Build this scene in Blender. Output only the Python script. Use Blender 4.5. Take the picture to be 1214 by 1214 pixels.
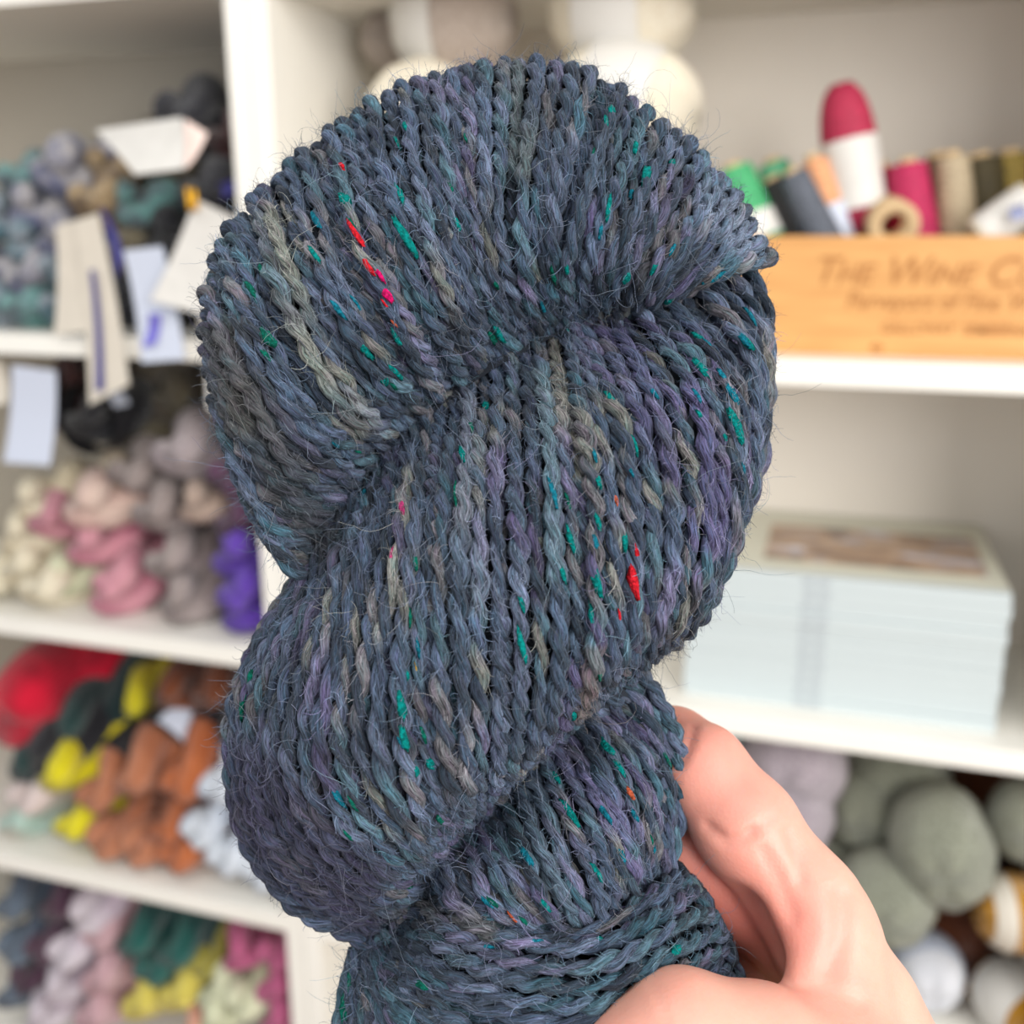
import bpy, math, random
import numpy as np
from mathutils import Vector, Matrix

for o in list(bpy.data.objects): bpy.data.objects.remove(o)
SC = bpy.context.scene
COL = SC.collection

# ---------------------------------------------------------------- camera, world, lights, exposure
H = 1.50                                   # camera height above the floor
PITCH, YAW, FPX = math.radians(15.0), math.radians(17.5), 1200.0
F = np.array([-math.sin(YAW)*math.cos(PITCH), math.cos(YAW)*math.cos(PITCH), -math.sin(PITCH)])
R = np.array([math.cos(YAW), math.sin(YAW), 0.0])
U = np.cross(R, F)
CAM = np.array([0, 0, H])
cd = bpy.data.cameras.new('camera'); cam = bpy.data.objects.new('camera', cd); COL.objects.link(cam)
m = Matrix.Identity(4)
for i, v in enumerate((R, U, -F)):
    for j in range(3): m[j][i] = v[j]
m[2][3] = H
cam.matrix_world = m
cd.sensor_width = 36.0; cd.sensor_fit = 'HORIZONTAL'; cd.lens = 36.0*FPX/1214.0
cd.clip_start = 0.01; cd.clip_end = 50
cd.dof.use_dof = True; cd.dof.focus_distance = 0.176; cd.dof.aperture_fstop = 12.5; cd.dof.aperture_blades = 0
SC.camera = cam

w = bpy.data.worlds.new('world'); SC.world = w; w.use_nodes = True
bg = w.node_tree.nodes['Background']; bg.inputs[0].default_value = (0.93, 0.96, 1.0, 1); bg.inputs[1].default_value = 0.92

def area(name, loc, target, size, power, color):
    ld = bpy.data.lights.new(name, 'AREA'); ld.shape = 'RECTANGLE'; ld.size = size[0]; ld.size_y = size[1]
    ld.energy = power; ld.color = color
    o = bpy.data.objects.new(name, ld); COL.objects.link(o); o.location = loc
    o.rotation_euler = (Vector(target)-Vector(loc)).to_track_quat('-Z', 'Y').to_euler()
    o['label'] = 'daylight'; return o
area('window_daylight', (1.65, -1.15, H+0.6), (-0.1, 0.5, H-0.2), (1.6, 1.6), 84, (1.0, 0.97, 0.93))
area('ceiling_light', (-0.4, -0.2, H+1.1), (-0.3, 0.6, H-0.3), (1.2, 0.6), 9, (1.0, 0.93, 0.84))

SC.view_settings.view_transform = 'Standard'; SC.view_settings.look = 'None'
SC.view_settings.gamma = 1.0; SC.view_settings.use_curve_mapping = False
SC.view_settings.exposure = 0.0

# ---------------------------------------------------------------- helpers
def ray(px, py): return F + R*(px-607)/FPX - U*(py-607)/FPX
def at(px, py, Y):
    r = ray(px, py); return CAM + r*Y/r[1]
def atz(px, py, z):                         # z relative to the camera's height
    r = ray(px, py); return CAM + r*z/r[2]

def srgb(*c):
    return tuple(((v/255)/12.92 if v/255 <= .04045 else ((v/255+.055)/1.055)**2.4) for v in c)

def tag(o, label=None, cat=None, group=None, kind=None):
    if label: o['label'] = label
    if cat: o['category'] = cat
    if group: o['group'] = group
    if kind: o['kind'] = kind
    return o

def empty(name, loc=(0, 0, 0), parent=None):
    o = bpy.data.objects.new(name, None); COL.objects.link(o); o.location = Vector([float(v) for v in loc]); o.empty_display_size = .02
    if parent: o.parent = parent
    return o

def mesh(name, V, Fc, mats=(), smooth=True, col=None, uv=None):
    """V (n,3) array, Fc: list of (m,3|4) int arrays"""
    me = bpy.data.meshes.new(name)
    V = np.asarray(V, dtype=np.float32)
    if not isinstance(Fc, (list, tuple)): Fc = [Fc]
    Fc = [np.asarray(f, dtype=np.int32) for f in Fc if len(f)]
    me.vertices.add(len(V)); me.vertices.foreach_set('co', V.ravel())
    nl = sum(f.size for f in Fc); npoly = sum(len(f) for f in Fc)
    me.loops.add(nl); me.polygons.add(npoly)
    idx = np.concatenate([f.ravel() for f in Fc])
    me.loops.foreach_set('vertex_index', idx)
    tot = np.concatenate([np.full(len(f), f.shape[1], dtype=np.int32) for f in Fc])
    st = np.concatenate([[0], np.cumsum(tot)[:-1]]).astype(np.int32)
    me.polygons.foreach_set('loop_start', st)
    me.polygons.foreach_set('use_smooth', np.full(npoly, smooth))
    if col is not None:
        a = me.color_attributes.new('fibre', 'FLOAT_COLOR', 'POINT')
        c4 = np.ones((len(V), 4), dtype=np.float32); c4[:, :3] = col; a.data.foreach_set('color', c4.ravel())
    if uv is not None:
        l = me.uv_layers.new(name='UVMap'); l.data.foreach_set('uv', np.asarray(uv, dtype=np.float32)[idx].ravel())
    for mt in mats: me.materials.append(mt)
    me.update(calc_edges=True); me.validate()
    return me

def link(name, me, parent=None):
    o = bpy.data.objects.new(name, me); COL.objects.link(o)
    if parent: o.parent = parent
    return o

def box_arrays(lo, hi, b=0.0):
    x0, y0, z0 = lo; x1, y1, z1 = hi
    V = np.array([(x, y, z) for x in (x0, x1) for y in (y0, y1) for z in (z0, z1)], float)
    Fq = np.array([(0, 1, 3, 2), (4, 6, 7, 5), (0, 4, 5, 1), (2, 3, 7, 6), (0, 2, 6, 4), (1, 5, 7, 3)])
    return V, Fq

def box(name, lo, hi, mat, parent=None, bevel=0.0):
    V, Fq = box_arrays(lo, hi)
    o = link(name, mesh(name, V, Fq, [mat], smooth=False), parent)
    if bevel:
        md = o.modifiers.new('bevel', 'BEVEL'); md.width = bevel; md.segments = 2
    return o

def prism(name, quad, thick, mat, parent=None):
    """thin card from 4 world corners, extruded away from the viewer"""
    q = np.array(quad, float); n = np.cross(q[1]-q[0], q[3]-q[0]); n /= np.linalg.norm(n)
    if n[1] < 0: n = -n
    c = q.mean(0); g = 6                      # bend the card a little
    V = []; 
    for s in (0, 1):
        for i in range(g+1):
            for j in range(g+1):
                u, v = i/g, j/g
                p = (q[0]*(1-u)+q[1]*u)*(1-v)+(q[3]*(1-u)+q[2]*u)*v
                V.append(p + n*(thick*s + .004*math.sin(math.pi*v)*(1 if s == 0 else 1)))
    N = (g+1)**2; Fq = []
    for i in range(g):
        for j in range(g):
            a = i*(g+1)+j; Fq += [(a, a+1, a+g+2, a+g+1), (N+a, N+a+g+1, N+a+g+2, N+a+1)]
    for i in range(g):
        a, b = i*(g+1), (i+1)*(g+1); Fq.append((a, b, N+b, N+a))
        a, b = i*(g+1)+g, (i+1)*(g+1)+g; Fq.append((a, N+a, N+b, b))
        a, b = i, i+1; Fq.append((a, N+a, N+b, b))
        a, b = g*(g+1)+i, g*(g+1)+i+1; Fq.append((a, b, N+b, N+a))
    return link(name, mesh(name, V, np.array(Fq), [mat], smooth=False), parent)

def material(name, color, rough=.6, noise=0.0, nscale=40, bump=0.0, bscale=200, sheen=0.0, metal=0.0, color2=None, stretch=(1, 1, 1), spec=.5):
    mt = bpy.data.materials.new(name); mt.use_nodes = True; nt = mt.node_tree; N = nt.nodes; L = nt.links
    p = N['Principled BSDF']; p.inputs['Base Color'].default_value = (*color, 1); p.inputs['Roughness'].default_value = rough
    p.inputs['Metallic'].default_value = metal; p.inputs['Specular IOR Level'].default_value = spec
    if sheen: p.inputs['Sheen Weight'].default_value = sheen; p.inputs['Sheen Roughness'].default_value = .5
    tc = N.new('ShaderNodeTexCoord'); mp = N.new('ShaderNodeMapping'); mp.inputs['Scale'].default_value = stretch
    L.new(tc.outputs['Object'], mp.inputs[0])
    if noise or color2:
        n = N.new('ShaderNodeTexNoise'); n.inputs['Scale'].default_value = nscale; n.inputs['Detail'].default_value = 4
        L.new(mp.outputs[0], n.inputs['Vector'])
        mx = N.new('ShaderNodeMix'); mx.data_type = 'RGBA'
        c2 = color2 if color2 else tuple(c*(1-noise) for c in color)
        mx.inputs[6].default_value = (*color, 1); mx.inputs[7].default_value = (*c2, 1)
        rp = N.new('ShaderNodeValToRGB'); rp.color_ramp.elements[0].position = .38; rp.color_ramp.elements[1].position = .62
        L.new(n.outputs[0], rp.inputs[0]); L.new(rp.outputs[0], mx.inputs[0]); L.new(mx.outputs[2], p.inputs['Base Color'])
    if bump:
        n2 = N.new('ShaderNodeTexNoise'); n2.inputs['Scale'].default_value = bscale; n2.inputs['Detail'].default_value = 3
        L.new(mp.outputs[0], n2.inputs['Vector'])
        bp = N.new('ShaderNodeBump'); bp.inputs['Strength'].default_value = bump; bp.inputs['Distance'].default_value = .002
        L.new(n2.outputs[0], bp.inputs['Height']); L.new(bp.outputs[0], p.inputs['Normal'])
    return mt

def yarn_material(name, c1, c2=None, scale=14, ribs=42):
    """dyed wool: colour patches plus winding ribs that follow the UV"""
    c2 = c2 or tuple(v*.72 for v in c1)
    mt = bpy.data.materials.new(name); mt.use_nodes = True; nt = mt.node_tree; N = nt.nodes; L = nt.links
    p = N['Principled BSDF']; p.inputs['Roughness'].default_value = .85; p.inputs['Specular IOR Level'].default_value = .2
    p.inputs['Sheen Weight'].default_value = .25; p.inputs['Sheen Roughness'].default_value = .5
    tc = N.new('ShaderNodeTexCoord')
    n = N.new('ShaderNodeTexNoise'); n.inputs['Scale'].default_value = scale; n.inputs['Detail'].default_value = 3
    L.new(tc.outputs['Object'], n.inputs['Vector'])
    mx = N.new('ShaderNodeMix'); mx.data_type = 'RGBA'; mx.inputs[6].default_value = (*c1, 1); mx.inputs[7].default_value = (*c2, 1)
    rp = N.new('ShaderNodeValToRGB'); rp.color_ramp.elements[0].position = .42; rp.color_ramp.elements[1].position = .6
    L.new(n.outputs[0], rp.inputs[0]); L.new(rp.outputs[0], mx.inputs[0]); L.new(mx.outputs[2], p.inputs['Base Color'])
    wv = N.new('ShaderNodeTexWave'); wv.wave_type = 'BANDS'; wv.bands_direction = 'X'; wv.inputs['Scale'].default_value = ribs/6.283*1.0; wv.inputs['Distortion'].default_value = 1.5
    wv.inputs['Detail'].default_value = 2
    L.new(tc.outputs['UV'], wv.inputs['Vector'])
    bp = N.new('ShaderNodeBump'); bp.inputs['Strength'].default_value = .8; bp.inputs['Distance'].default_value = .0015
    L.new(wv.outputs['Fac'], bp.inputs['Height']); L.new(bp.outputs[0], p.inputs['Normal'])
    return mt

def frames(P):
    """parallel transported frames along a polyline"""
    T = np.gradient(P, axis=0); T /= np.linalg.norm(T, axis=1)[:, None]+1e-12
    n = np.cross(T[0], [0.31, 0.17, 0.93]); n /= np.linalg.norm(n)
    N1 = np.empty_like(P)
    for i in range(len(P)):
        n = n - T[i]*np.dot(n, T[i]); n = n/(np.linalg.norm(n)+1e-12); N1[i] = n
    return T, N1, np.cross(T, N1)

def tube(C, rad, ring=8, N1=None, N2=None, cap=True, flat=1.0):
    """tube round centre line C (m,3), rad scalar/array. returns V, quads, tris, uv, normals"""
    mN = len(C)
    if N1 is None: _, N1, N2 = frames(C)
    rad = np.broadcast_to(np.asarray(rad, float), (mN,))
    a = np.linspace(0, 2*np.pi, ring, endpoint=False)
    off = np.cos(a)[None, :, None]*N1[:, None, :] + np.sin(a)[None, :, None]*N2[:, None, :]*flat
    V = (C[:, None, :] + off*rad[:, None, None]).reshape(-1, 3)
    i = np.arange(mN-1)[:, None]*ring; j = np.arange(ring)[None, :]; j2 = (j+1) % ring
    Q = np.stack([i+j, i+j2, i+ring+j2, i+ring+j], -1).reshape(-1, 4)
    seg = np.concatenate([[0], np.cumsum(np.linalg.norm(np.diff(C, axis=0), axis=1))])
    uv = np.stack([np.broadcast_to(1-np.abs(2*a[None, :]/(2*np.pi)-1), (mN, ring)), np.broadcast_to(seg[:, None], (mN, ring))], -1).reshape(-1, 2)
    Tt = []
    if cap:
        V = np.vstack([V, C[:1], C[-1:]]); uv = np.vstack([uv, [[0, 0]], [[0, seg[-1]]]])
        k = mN*ring; jj = np.arange(ring); jn = (jj+1) % ring
        Tt = np.vstack([np.stack([np.full(ring, k), jn, jj], -1), np.stack([np.full(ring, k+1), (mN-1)*ring+jj, (mN-1)*ring+jn], -1)])
    return V, Q, Tt, uv, off.reshape(-1, 3)

class Acc:
    def __init__(s): s.V = []; s.Q = []; s.T = []; s.C = []; s.UV = []; s.n = 0
    def add(s, V, Q, T=(), col=None, uv=None):
        s.V.append(V); s.Q.append(np.asarray(Q)+s.n)
        if len(T): s.T.append(np.asarray(T)+s.n)
        if col is not None: s.C.append(np.broadcast_to(col, (len(V), 3)))
        if uv is not None: s.UV.append(uv)
        s.n += len(V)
    def mesh(s, name, mats, smooth=True):
        fc = [np.vstack(s.Q)] if s.Q and sum(len(q) for q in s.Q) else []
        if s.T: fc.append(np.vstack(s.T))
        return mesh(name, np.vstack(s.V), fc, mats, smooth, np.vstack(s.C) if s.C else None, np.vstack(s.UV) if s.UV else None)

# ================================================================ SETTING
WHITE = material('white laminate', (.80, .775, .71), .45, noise=.04, nscale=6)
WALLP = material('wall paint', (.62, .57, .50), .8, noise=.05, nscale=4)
BACKSHADE = material('beige back panel with painted shade', (.40, .36, .30), .7, noise=.05, nscale=5)  # same panel darkened: shade of the left bookcase put into its colour
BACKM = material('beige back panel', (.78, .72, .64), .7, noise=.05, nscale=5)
FLOORM = material('oak floor', srgb(150, 118, 84), .5, color2=srgb(120, 92, 64), nscale=5, stretch=(1, 12, 1))
tag(box('floor', (-3, -2.5, -.05), (3, 1.32, 0), FLOORM), kind='structure')
tag(box('wall_back', (-3, 1.24, 0), (3, 1.32, 2.9), WALLP), kind='structure')

YF, YB = .90, 1.18
SHZ = [.226, -.120, -.456, -.790, -1.124]       # undersides of the shelves, relative to the camera
TH = .022
def bookcase(name, x0, x1, label):
    root = tag(empty(name, ((x0+x1)/2, (YF+YB)/2, 0)), label, 'bookcase', 'white bookcases side by side'); cx, cy = (x0+x1)/2, (YF+YB)/2
    def b(n, lo, hi, mt): 
        return box(n, (lo[0]-cx, lo[1]-cy, lo[2]), (hi[0]-cx, hi[1]-cy, hi[2]), mt, root, .0012)
    b('side_panel', (x0, YF, 0), (x0+TH, YB, H+.6), WHITE); b('side_panel', (x1-TH, YF, 0), (x1, YB, H+.6), WHITE)
    for z in SHZ: b('shelf_board', (x0+TH, YF, H+z), (x1-TH, YB-.008, H+z+TH), WHITE)
    b('shelf_board', (x0+TH, YF, H+.56), (x1-TH, YB-.008, H+.582), WHITE)
    b('shelf_board', (x0+TH, YF, .06), (x1-TH, YB-.008, .082), WHITE)
    b('plinth', (x0+TH, YF+.01, 0), (x1-TH, YF+.03, .06), WHITE)
    b('back_panel', (x0+TH, YB-.008, .082), (x1-TH, YB, H+.56), BACKSHADE if x1 < -.5 else BACKM)
    return root
PX = -.5420
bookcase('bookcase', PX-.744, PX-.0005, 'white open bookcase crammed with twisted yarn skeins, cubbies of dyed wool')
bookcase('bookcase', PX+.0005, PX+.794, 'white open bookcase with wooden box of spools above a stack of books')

# ================================================================ BACKGROUND YARN
def hank_mesh(name, L=.21, r=.0185, off=.0165, pitch=.15, ring=16, seg=44, fat=1.0, phase=0.0):
    """two thick bundles of yarn twisted round each other, rounded at both ends, lying along +Y"""
    A = Acc()
    t = np.linspace(0, 1, seg); y = L*t
    prof = np.clip(np.sin(np.pi*np.clip(t, .0, 1)), 0, 1)**.28
    for k in (0, 1):
        ph = phase + k*np.pi + 2*np.pi*y/pitch
        o = off*np.clip(prof*1.05, .0, 1)
        C = np.stack([o*np.cos(ph), y, o*np.sin(ph)], -1)
        rr = r*(.15+.85*prof)*(1+.10*np.sin(2*ph+1.0))*fat
        V, Q, T, uv, _ = tube(C, rr, ring); A.add(V, Q, T, uv=uv*np.array([1, 6]))
    return A.mesh(name, [None])
HANKS = [hank_mesh('hank_%d' % i, phase=p, pitch=pt) for i, (p, pt) in enumerate([(0, .15), (.5, .14), (-.5, .16), (1.1, .15)])]
HANKL = hank_mesh('hank_l', L=.22, r=.024, off=.017, pitch=.19, phase=.6)
HANKF = hank_mesh('hank_f', L=.24, r=.055, off=.016, pitch=.5, phase=.9, ring=22)

YM = {}
def ym(key):
    if key in YM: return YM[key]
    T = {'cream': ((236, 226, 200), (214, 200, 170)), 'ecru': ((222, 205, 180), (200, 178, 150)), 'pink': ((214, 150, 162), (190, 118, 136)),
         'blush': ((226, 200, 186), (205, 170, 160)), 'taupe': ((164, 150, 146), (130, 116, 114)), 'sand': ((196, 172, 156), (160, 136, 122)),
         'silver': ((176, 164, 166), (146, 134, 138)), 'plum': ((92, 52, 84), (60, 30, 58)), 'violet': ((100, 62, 178), (72, 40, 140)),
         'black': ((26, 26, 32), (14, 14, 20)), 'red': ((196, 16, 48), (150, 8, 36)), 'darkgreen': ((24, 58, 56), (12, 34, 36)),
         'yellow': ((226, 214, 16), (188, 172, 10)), 'brown': ((120, 62, 30), (86, 42, 22)), 'rust': ((184, 118, 84), (158, 94, 62)),
         'orange': ((184, 102, 56), (150, 78, 40)), 'ice': ((214, 220, 228), (178, 188, 204)), 'mint': ((178, 206, 194), (196, 190, 176)),
         'petal': ((222, 204, 200), (200, 190, 180)), 'slate': ((94, 108, 124), (66, 76, 92)), 'aubergine': ((80, 48, 68), (52, 30, 48)),
         'lilacwhite': ((214, 204, 212), (190, 172, 186)), 'dusty': ((206, 168, 174), (182, 140, 148)), 'green': ((22, 92, 84), (10, 60, 58)),
         'olive': ((168, 158, 60), (130, 120, 46)), 'lemon': ((222, 206, 96), (196, 178, 70)), 'celery': ((222, 224, 190), (196, 200, 164)),
         'magenta': ((204, 100, 144), (176, 74, 118)), 'speckle': ((150, 160, 170), (84, 116, 128)), 'speckle2': ((176, 172, 174), (96, 100, 128)),
         'teal': ((110, 160, 156), (90, 104, 112)), 'tan': ((172, 148, 112), (120, 96, 70)), 'charcoal': ((58, 58, 64), (34, 34, 42)),
         'maroon': ((84, 44, 44), (52, 28, 30)), 'moss': ((112, 104, 84), (84, 74, 60)), 'peach': ((240, 178, 150), (220, 150, 126)),
         'sage': ((150, 152, 134), (122, 124, 108)), 'lilac': ((176, 164, 170), (150, 138, 146)), 'mustard': ((204, 146, 22), (172, 116, 12)),
         'natural': ((242, 234, 214), (232, 220, 196)), 'greige': ((196, 182, 170), (176, 160, 148)), 'white': ((244, 245, 250), (234, 236, 244))}[key]
    sc = 45 if key.startswith('speckle') or key in ('teal', 'tan') else 16
    YM[key] = yarn_material('yarn ' + key, srgb(*T[0]), srgb(*T[1]), sc); return YM[key]

LABELW = material('paper label', (.64, .62, .58), .6, noise=.06, nscale=60)
LABELC = material('cream card', (.58, .53, .45), .6, noise=.05, nscale=40)
LABELB = material('bluish card', (.52, .56, .66), .6)
NAVY = material('navy print', srgb(54, 52, 120), .6)
INK = material('grey ink', srgb(120, 118, 118), .7)
BLACKP = material('black paper', (.012, .012, .015), .6)
GOLD = material('gold clip', srgb(214, 160, 30), .35, metal=.6)

rnd = random.Random(5)
# label columns: px, py, front Y, colour, label, [mesh, scale, (dx, dz) slope]
G2 = 'skeins stacked on the middle left shelf'; G1 = 'speckled and dark skeins on the top left shelf'
G3 = 'skeins piled on the lower left shelf'; G4 = 'skeins piled on the bottom left shelf'
def skein(px, py, Y, key, label, group, ms=None, sc=1.0, slope=(0, 0), roll=None, fatness=1.0):
    me = HANKS[rnd.randrange(4)] if ms is None else ms
    o = bpy.data.objects.new('yarn_skein', me); COL.objects.link(o)
    p = at(px, py+9, Y-.008); sc = sc*1.13
    big = {HANKL: .041, HANKF: .066}.get(me, .034)*sc; ln = {HANKL: .22, HANKF: .24}.get(me, .21)*sc
    if p[0] < -.3:                                     # keep the pile inside its cubby
        sx = min(slope[0], max(0, (-.567-big-p[0])/ln)); p[0] = min(p[0], -.567-big)
        zr = p[2]-H; lo_ = max([q for q in SHZ if q < zr]); hi_ = min([q for q in SHZ+[.56] if q > zr]); lo_ += TH+.001
        p[2] = H+max(min(zr, hi_-big*.9), lo_+big*.72)
        sz = min(slope[1], max(0, (hi_-big*.9-(p[2]-H))/ln)); slope = (sx, sz)
    o.location = Vector(p)
    d = Vector((slope[0], 1, slope[1])).normalized()
    q = Vector((0, 1, 0)).rotation_difference(d).to_matrix() @ Matrix.Rotation(rnd.uniform(-.5, .5) if roll is None else roll, 3, 'Y')
    o.rotation_euler = q.to_euler(); o.scale = (sc*fatness, min(sc, (1.168-p[1])/({HANKL: .22, HANKF: .24}.get(me, .21))), sc*fatness)
    o.material_slots[0].link = 'OBJECT'; o.material_slots[0].material = ym(key)
    return tag(o, label, 'yarn skein', group)

S = []
def sk(*a, **k): S.append(skein(*a, **k)); return S[-1]
# --- middle left shelf (blobs at y 500..750)
for px, py, Y, key, lb, kw in [
    (-25, 700, .93, 'cream', 'cream yarn skein cut by the photo edge, lowest on the middle left shelf', {}),
    (40, 708, .925, 'cream', 'cream yarn skein at the front of the shelf, under the other cream skeins', {}),
    (14, 668, .94, 'cream', 'cream yarn skein second up in the cream stack', {}),
    (62, 678, .95, 'celery', 'pale ivory yarn skein beside the pink stack', {}),
    (10, 628, .95, 'cream', 'cream yarn skein third up in the cream stack', {}),
    (26, 588, .955, 'cream', 'cream yarn skein topmost of the cream stack', {}),
    (122, 718, .93, 'pink', 'pink yarn skein lowest of the pink stack', {'roll': 0}),
    (126, 684, .94, 'pink', 'pink yarn skein second up in the pink stack', {'roll': .2}),
    (92, 641, .945, 'pink', 'pink yarn skein third up, under the blush skein', {'roll': 0}),
    (46, 610, .955, 'pink', 'pink yarn skein lying beside the cream skeins, top of the pinks', {'roll': .9}),
    (92, 592, .94, 'blush', 'pale blush yarn skein lying on top of the pink stack', {'roll': 0, 'ms': HANKL}),
    (112, 566, .98, 'ecru', 'peachy beige yarn skein behind the blush skein', {}),
    (206, 737, .93, 'taupe', 'taupe yarn skein lowest of the taupe stack', {'roll': .2}),
    (203, 703, .935, 'taupe', 'taupe yarn skein second up in the taupe stack', {'roll': -.2}),
    (188, 660, .94, 'taupe', 'taupe yarn skein third up in the taupe stack', {'roll': .1}),
    (172, 600, .945, 'taupe', 'taupe yarn skein fourth up, left of the light sand skein', {'roll': .6}),
    (222, 592, .945, 'sand', 'light sand yarn skein between taupe and plum skeins', {'sc': .85, 'roll': .3}),
    (200, 530, .95, 'silver', 'silvery grey yarn skein topmost above the taupe stack', {'roll': .7, 'ms': HANKL}),
    (143, 556, .96, 'taupe', 'taupe yarn skein with rounded end, highest on the left of the taupe stack', {'roll': 1.2}),
    (150, 500, 1.02, 'moss', 'dim olive brown yarn skein behind the hanging tags', {'ms': HANKL}),
    (196, 468, 1.04, 'moss', 'dim olive brown yarn skein highest at the back under the shelf', {'ms': HANKL}),
    (235, 500, 1.03, 'charcoal', 'charcoal yarn skein at the back beside the silvery skein', {'ms': HANKL}),
    (92, 490, .95, 'black', 'black yarn skein with a grey label behind the hanging tags', {'roll': .4}),
    (30, 470, 1.02, 'maroon', 'maroon yarn skein high at the back of the middle left shelf', {'ms': HANKL}),
    (72, 445, 1.06, 'maroon', 'maroon yarn skein touching the shelf above, behind the tags', {}),
    (262, 562, .945, 'plum', 'plum yarn skein topmost above the violet stack', {'roll': .5}),
    (278, 522, 1.0, 'plum', 'plum yarn skein behind, highest at the post', {}),
    (272, 610, .94, 'plum', 'plum yarn skein resting on the violet skeins', {'roll': .2}),
    (268, 652, .935, 'violet', 'bright violet yarn skein topmost of the violet stack', {'roll': -.1, 'sc': 1.15}),
    (276, 697, .93, 'violet', 'bright violet yarn skein second up beside the post', {'roll': .3, 'sc': 1.15}),
    (276, 742, .925, 'violet', 'bright violet yarn skein lowest, resting on the shelf', {'roll': .1, 'sc': 1.15}),
]: sk(px, py, Y, key, lb, G2, **kw)
# --- top left shelf
for px, py, Y, key, lb, kw in [
    (-26, 350, .94, 'speckle', 'blue speckled yarn skein cut by the photo edge, low', {}), (-24, 300, .945, 'speckle2', 'lilac speckled yarn skein cut by the photo edge, middle', {}), (-22, 246, .95, 'speckle', 'pale blue speckled yarn skein cut by the photo edge, high', {}),
    (18, 360, .94, 'teal', 'teal speckled yarn skein lowest on the top left shelf', {}),
    (62, 352, .95, 'speckle', 'blue grey speckled yarn skein lowest beside the tags', {}),
    (20, 318, .94, 'speckle2', 'grey lilac speckled yarn skein second up', {}),
    (60, 312, .95, 'speckle', 'blue speckled yarn skein second up beside the tags', {}),
    (14, 276, .95, 'speckle', 'blue grey speckled yarn skein third up', {}),
    (56, 272, .955, 'speckle2', 'lilac grey speckled yarn skein third up beside the tan one', {}),
    (18, 236, .96, 'speckle2', 'lilac speckled yarn skein near the top of the speckled pile', {}),
    (12, 200, .98, 'teal', 'teal and dark speckled yarn skein on top of the pile at the photo edge', {}),
    (54, 186, .965, 'speckle2', 'pale speckled yarn skein with a big rounded end, topmost of the pile', {'ms': HANKL, 'roll': .2}),
    (98, 226, .95, 'tan', 'golden tan yarn skein lying right of the speckled pile', {'roll': .1}),
    (112, 190, .99, 'tan', 'brownish yarn skein behind the white tag', {}),
    (142, 232, .97, 'teal', 'sea green speckled yarn skein below the wide white tag', {}),
    (140, 285, .98, 'moss', 'brown grey yarn skein between the hanging tags', {'ms': HANKL}),
    (195, 330, .99, 'black', 'black yarn skein low behind the hanging tags', {'ms': HANKL}),
    (190, 270, .98, 'black', 'black yarn skein behind the tilted white tag', {'ms': HANKL}),
    (130, 345, .99, 'charcoal', 'charcoal yarn skein low behind the long cream tag', {'ms': HANKL}),
    (235, 215, .95, 'charcoal', 'dark grey yarn skein above the tilted white tag', {'ms': HANKL, 'roll': .4}),
    (250, 340, .97, 'charcoal', 'charcoal yarn skein low beside the post', {'ms': HANKL}),
    (255, 275, .96, 'taupe', 'grey brown yarn skein beside the post', {}),
    (205, 122, .98, 'charcoal', 'near black yarn skein standing out highest in the pile', {'ms': HANKL, 'roll': 1.3}),
    (238, 140, .99, 'black', 'small black yarn skein beside the brown one', {'sc': .9}),
    (262, 152, .97, 'maroon', 'reddish brown yarn skein against the post', {'roll': 1.2}),
    (170, 165, 1.0, 'moss', 'olive brown yarn skein behind the wide white tag', {'ms': HANKL}),
]: sk(px, py, Y, key, lb, G1, **kw)
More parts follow.
